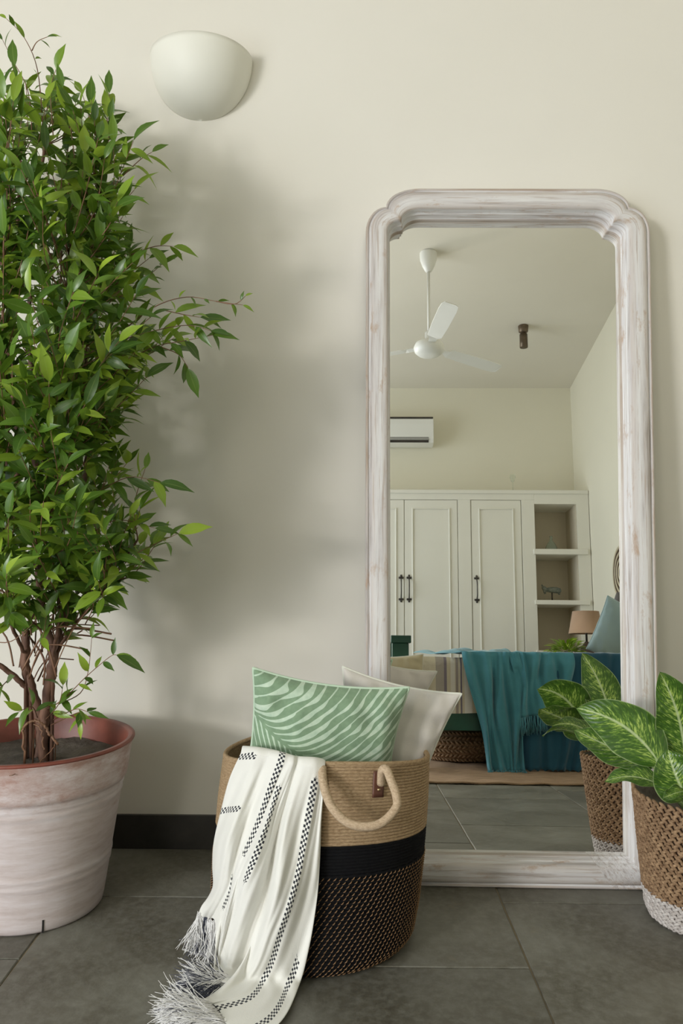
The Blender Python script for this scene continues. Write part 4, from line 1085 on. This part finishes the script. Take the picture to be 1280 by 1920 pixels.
# ---- bed
bed = empty('bed', (1.15, -0.9, 0), 'dark green wooden bed with square corner post and striped pale bedspread', 'bed')
BX0, BX1, BY0, BY1 = 0.26, 2.04, -0.15, -1.66
for (x0, x1, y0, y1, zt) in ((0.225, 0.325, -0.245, -0.145, 0.79), (0.225, 0.325, BY1 - 0.02, BY1 + 0.08, 0.79), (1.98, 2.08, -0.245, -0.145, 0.79), (1.98, 2.08, BY1 - 0.02, BY1 + 0.08, 0.79)):
    bevel(mk('post', *merge([box(x0, x1, y0, y1, 0.018, zt - 0.045), box(x0 - 0.008, x1 + 0.014, y0 - 0.008, y1 + 0.008, zt - 0.045, zt)]), M['green_paint'], bed, smooth=False), 0.004)
mk('side_rail', *box(0.325, 1.98, -0.20, -0.158, 0.235, 0.345), M['green_paint'], bed, smooth=False)
mk('side_rail', *box(0.325, 1.98, BY1 + 0.02, BY1 + 0.06, 0.235, 0.345), M['green_paint'], bed, smooth=False)
mk('foot_rail', *box(0.25, 0.30, BY1 + 0.08, -0.245, 0.235, 0.60), M['green_paint'], bed, smooth=False)
mk('headboard', *box(2.01, 2.06, BY1 + 0.08, -0.245, 0.235, 0.76), M['green_paint'], bed, smooth=False)
mk('slats', *box(0.30, 2.01, BY1 + 0.06, -0.20, 0.27, 0.30), M['green_paint'], bed, smooth=False)
# mattress under the spread: rounded box
def soft_box(x0, x1, y0, y1, z0, z1, r, nx=60, wob=0.006):
    prf = []
    for k in range(7): prf.append((y1 - 0 + 0, 0))
    pts = []
    pts.append((y1, z0)); pts.append((y1, (z0 + z1) / 2)); pts.append((y1, z1 - r))
    for k in range(1, 6): a = PI / 2 * k / 6; pts.append((y1 - r + r * math.cos(a), z1 - r + r * math.sin(a)))
    for k in range(0, 8): pts.append((y1 - r + (y0 + r - y1 + r) * k / 7, z1))
    for k in range(1, 6): a = PI / 2 + PI / 2 * k / 6; pts.append((y0 + r + r * math.cos(a), z1 - r + r * math.sin(a)))
    pts.append((y0, z1 - r)); pts.append((y0, z0))
    V = []
    for i in range(nx + 1):
        x = x0 + (x1 - x0) * i / nx
        for (y, z) in pts:
            V.append((x, y + wob * math.sin(x * 37 + z * 4) * (1 if z < z1 - r * 0.5 else 0.2), z + 0.4 * wob * math.sin(x * 21 + y * 9)))
    m_ = len(pts)
    return V, gridfaces(m_, nx + 1) + [tuple(range(m_)), tuple(nx * m_ + k for k in range(m_))[::-1]]
fix_normals(mk('bedspread', *soft_box(0.335, 1.975, BY1 + 0.02, -0.150, 0.335, 0.665, 0.05), M['spread'], bed))
# cream cushion at the foot
cushion('cream_cushion', 'cream linen cushion lying at the foot of the bed, seen in mirror', (0.265, -0.085, 0.52), 0.30, 0.30, 0.08, (math.radians(-10), math.radians(-4), 0), M['cream'], M['piping'], 0.06, seed=8)

def drape(name, label, x_top0, x_top1, xb0, xb1, zb_, mat, y_top=-0.55, yfront=-0.13, folds=9, amp=0.02, cat='throw', seed=2, ztop=0.69, fringe=None, pool=0.0, nx=90, spread=0.0, heap=0.014):
    """cloth over the bed edge: zb_(f) bottom height for f in 0..1 across"""
    r_ = np.random.default_rng(seed); ph = r_.uniform(0, 6, 5); V = []; nyt = 14; nyd = 26
    for i in range(nx + 1):
        f = i / nx
        fo = math.sin(f * folds * 2 * PI + ph[0]) + 0.45 * math.sin(f * folds * 3.7 * PI + ph[1])
        zbt = zb_(f)
        for j in range(nyt):
            g = j / nyt; y = y_top + (yfront - 0.02 - y_top) * g; x = x_top0 + (x_top1 - x_top0) * f
            V.append((x + 0.02 * math.sin(g * 5 + ph[2]) * (1 - g) - spread * (1 - f) * (1 - g) ** 0.6, y, ztop + 0.008 * fo * g + heap * (1 + math.sin(g * 9 + f * 13 + ph[3])) * (1 - g) * (0.3 + 0.7 * min(1, f * 4))))
        for j in range(nyd):
            g = j / (nyd - 1)
            x = (x_top0 + (x_top1 - x_top0) * f) * (1 - g) + (xb0 + (xb1 - xb0) * f) * g
            z = ztop + 0.004 + (zbt - ztop) * g; gg = min(1, g * 5)
            y = yfront - 0.015 * (1 - gg) + amp * (0.6 + 0.5 * fo) * (0.35 + 0.65 * gg) + 0.01 * math.sin(g * 7 + f * 20)
            if z < 0.03: y += pool * (0.03 - z) / 0.03; z = 0.012 + 0.012 * abs(math.sin(f * 40))
            V.append((x + 0.012 * math.sin(g * 6 + f * 9 + ph[4]), y, max(z, 0.012)))
    m_ = nyt + nyd
    o_ = empty(name, ((x_top0 + x_top1) / 2, yfront, ztop), label, cat)
    c_ = mk('cloth', V, gridfaces(m_, nx + 1), mat, o_)
    so_ = c_.modifiers.new('t', 'SOLIDIFY'); so_.thickness = 0.004
    if fringe:
        parts = []
        for i in range(0, nx + 1):
            f = i / nx
            if not fringe[0] <= f <= fringe[1]: continue
            b_ = Vector(V[i * m_ + m_ - 1])
            for q in range(2):
                p1 = b_ + Vector((r_.uniform(-.006, .006), r_.uniform(0, .01), 0))
                parts.append(tube([p1, p1 + Vector((r_.uniform(-.006, .006), 0.004, -0.04)), p1 + Vector((r_.uniform(-.012, .012), r_.uniform(0, .01), -r_.uniform(0.07, 0.11)))], 0.0022, 5))
        parts2 = [([(v_[0], v_[1], max(v_[2], 0.006)) for v_ in p_[0]], p_[1]) for p_ in parts]
        stuff(mk('fringe', *merge(parts2), mat, o_))
    return o_
def zb_teal(f):
    return 0.015 if f < 0.50 else (0.30 + 0.02 * math.sin(f * 30))
drape('teal_throw', 'teal crinkled cotton throw hanging over the side of the bed, seen in mirror', 0.645, 1.00, 0.78, 0.99, lambda f: 0.014, M['teal'], -0.75, -0.105, 4.2, 0.022, seed=4, fringe=(0.0, 1.0), pool=0.04, spread=0.25, heap=0.022)
drape('teal_throw', 'shorter fringed fold of teal throw beside the longer one on the bed', 0.93, 1.29, 0.97, 1.29, lambda f: 0.31 + 0.06 * f, M['teal'], -0.8, -0.11, 4.0, 0.020, seed=9, fringe=(0.0, 1.0), heap=0.010)
drape('blue_throw', 'deep blue throw hanging to the floor behind the teal throw on the bed', 1.02, 1.62, 0.98, 1.50, lambda f: 0.012, M['blue'], -0.9, -0.135, 6, 0.016, seed=6, ztop=0.688, pool=0.02)
# gathered top of the teal throw across the bed
# ---- pillows
cushion('blue_pillow', 'grey-blue linen pillow leaning against the head of the bed', (1.83, -0.95, 0.86), 0.36, 0.40, 0.13, (math.radians(-8), math.radians(22), math.radians(-15)), M['pillow_blue'], M['pillow_blue'], 0.05, seed=12, cat='pillow')
cushion('charcoal_pillow', 'round-edged charcoal knitted pillow behind the grey-blue pillow', (1.95, -1.12, 1.02), 0.20, 0.24, 0.11, (0, math.radians(10), math.radians(-10)), M['grey'], M['grey'], -0.12, seed=13, cat='pillow', pipes=False)
# ---- bedside table, lamp, plant
bs = empty('bedside_table', (1.84, -1.95, 0), 'small dark wooden bedside table between bed and wardrobe', 'table')
bevel(mk('table_top', *box(1.60, 2.06, -2.18, -1.72, 0.66, 0.69), M['dark_wood'], bs, smooth=False), 0.004)
for x in (1.62, 2.0):
    for y in (-2.16, -1.78): mk('leg', *box(x, x + 0.04, y, y + 0.04, 0, 0.66), M['dark_wood'], bs, smooth=False)
mk('apron', *box(1.63, 2.03, -2.15, -1.75, 0.58, 0.66), M['dark_wood'], bs, smooth=False)
lx, ly = 1.865, -1.93
lamp = empty('table_lamp', (lx, ly, 0.69), 'table lamp with a tan drum shade beside the bed', 'lamp')
mk('base', *lathe([(0.05, 0.69), (0.055, 0.70), (0.06, 0.73), (0.045, 0.79), (0.02, 0.82), (0.012, 0.83)], lx, ly, 28), M['brown_pot'], lamp)
mk('stem', *tube([(lx, ly, 0.82), (lx, ly, 1.0)], 0.009, 10), M['iron'], lamp)
sh = mk('shade', *lathe([(0.143, 0.895), (0.141, 0.897), (0.106, 1.072), (0.108, 1.074)], lx, ly, 48, close_bottom=False), M['shade'], lamp)
sh.modifiers.new('t', 'SOLIDIFY').thickness = 0.002
pp = empty('fern_in_pot', (1.665, -1.83, 0.69), 'small lime green feathery plant in front of the table lamp', 'plant')
mk('pot', *lathe([(0.03, 0.69), (0.035, 0.692), (0.045, 0.745), (0.042, 0.745), (0.038, 0.73)], 1.665, -1.83, 20), M['brown_pot'], pp)
FV, FF, FU = [], [], []
for k in range(170):
    a_ = rnd.uniform(0, 2 * PI); e_ = rnd.uniform(0.05, 1.1); b_ = Vector((1.665 + 0.02 * math.cos(a_), -1.83 + 0.02 * math.sin(a_), 0.74))
    d = Vector((math.cos(a_) * math.cos(e_), math.sin(a_) * math.cos(e_), math.sin(e_))); q_ = rnd.uniform(0.02, 0.10)
    b_ = b_ + d * q_
    v_, f_, u_ = leaf_geo(b_, d, Vector((0, 0.3, 1)), rnd.uniform(0.04, 0.08), k, 0.35, 0.4, 4)
    n0 = len(FV); FV += v_; FF += [tuple(q + n0 for q in f) for f in f_]; FU += u_
stuff(mk('leaves', FV, FF, M['lime'], pp, uvs={'uv': FU}))
# ---- woven disc on the side wall
dc = empty('woven_wall_disc', (XR, -1.60, 1.36), 'round dark and cream woven disc hung on the side wall above the bed', 'wall decor')
rings = []
for k in range(9):
    r = 0.02 + 0.024 * k
    P = [(XR - 0.014, -1.60 + r * math.cos(2 * PI * i / 40), 1.36 + r * math.sin(2 * PI * i / 40)) for i in range(40)]
    mk('ring', *tube(P, 0.0125, 6, closed=True), M['dark_wood'] if k % 2 else M['cream'], dc)
# ---- pouf under the bed
pf = empty('woven_pouf', (0.70, -0.72, 0), 'low round plaited brown pouf pushed under the bed', 'pouf')
prf = [(0.05, 0.018), (0.22, 0.018)] + [(0.22 + 0.06 * math.sin(PI * k / 12) + 0.004 * (k % 2), 0.02 + 0.185 * k / 12) for k in range(13)] + [(0.18, 0.222), (0.02, 0.224)]
mk('body', *lathe(prf, 0.70, -0.72, 48, close_top=True), M['braid'], pf)
pl = []
for j in range(7):
    for i in range(60):
        th = 2 * PI * (i + 0.5 * (j % 2)) / 60; z = 0.03 + 0.027 * j; r = 0.225 + 0.06 * math.sin(PI * (z - 0.02) / 0.185)
        n_ = Vector((math.cos(th), math.sin(th), 0)); tg = Vector((-math.sin(th), math.cos(th), 0)); d1 = (tg + Vector((0, 0, 0.7 * (-1) ** j))).normalized()
        pl.append(lump(Vector((0.70, -0.72, z)) + n_ * r, d1, n_.cross(d1), n_, 0.018, 0.009, 0.010))
stuff(mk('plaits', *merge(pl), M['braid'], pf))
# ---- rug
V = []; nx, ny = 60, 130
for j in range(ny + 1):
    y = -1.5 + (0.378 + 1.5) * j / ny
    for i in range(nx + 1):
        x = 0.02 + (2.0 - 0.02) * i / nx
        V.append((x, y + 0.004 * math.sin(x * 23) + 0.003 * math.sin(x * 61), 0.010 + 0.0035 * abs(math.sin(j * PI / 2.0 + 0.3)) + 0.002 * math.sin(x * 31 + y * 7)))
ctop = len(V)
for j, i in [(0, i) for i in range(nx + 1)] : pass
rg = mk('jute_rug', V, gridfaces(nx + 1, ny + 1), M['rug'], origin=(1.0, -0.5, 0))
so_ = rg.modifiers.new('t', 'SOLIDIFY'); so_.thickness = 0.008; so_.offset = -1
tag(rg, 'flat woven natural jute rug on the slate floor beneath the bed', 'rug')
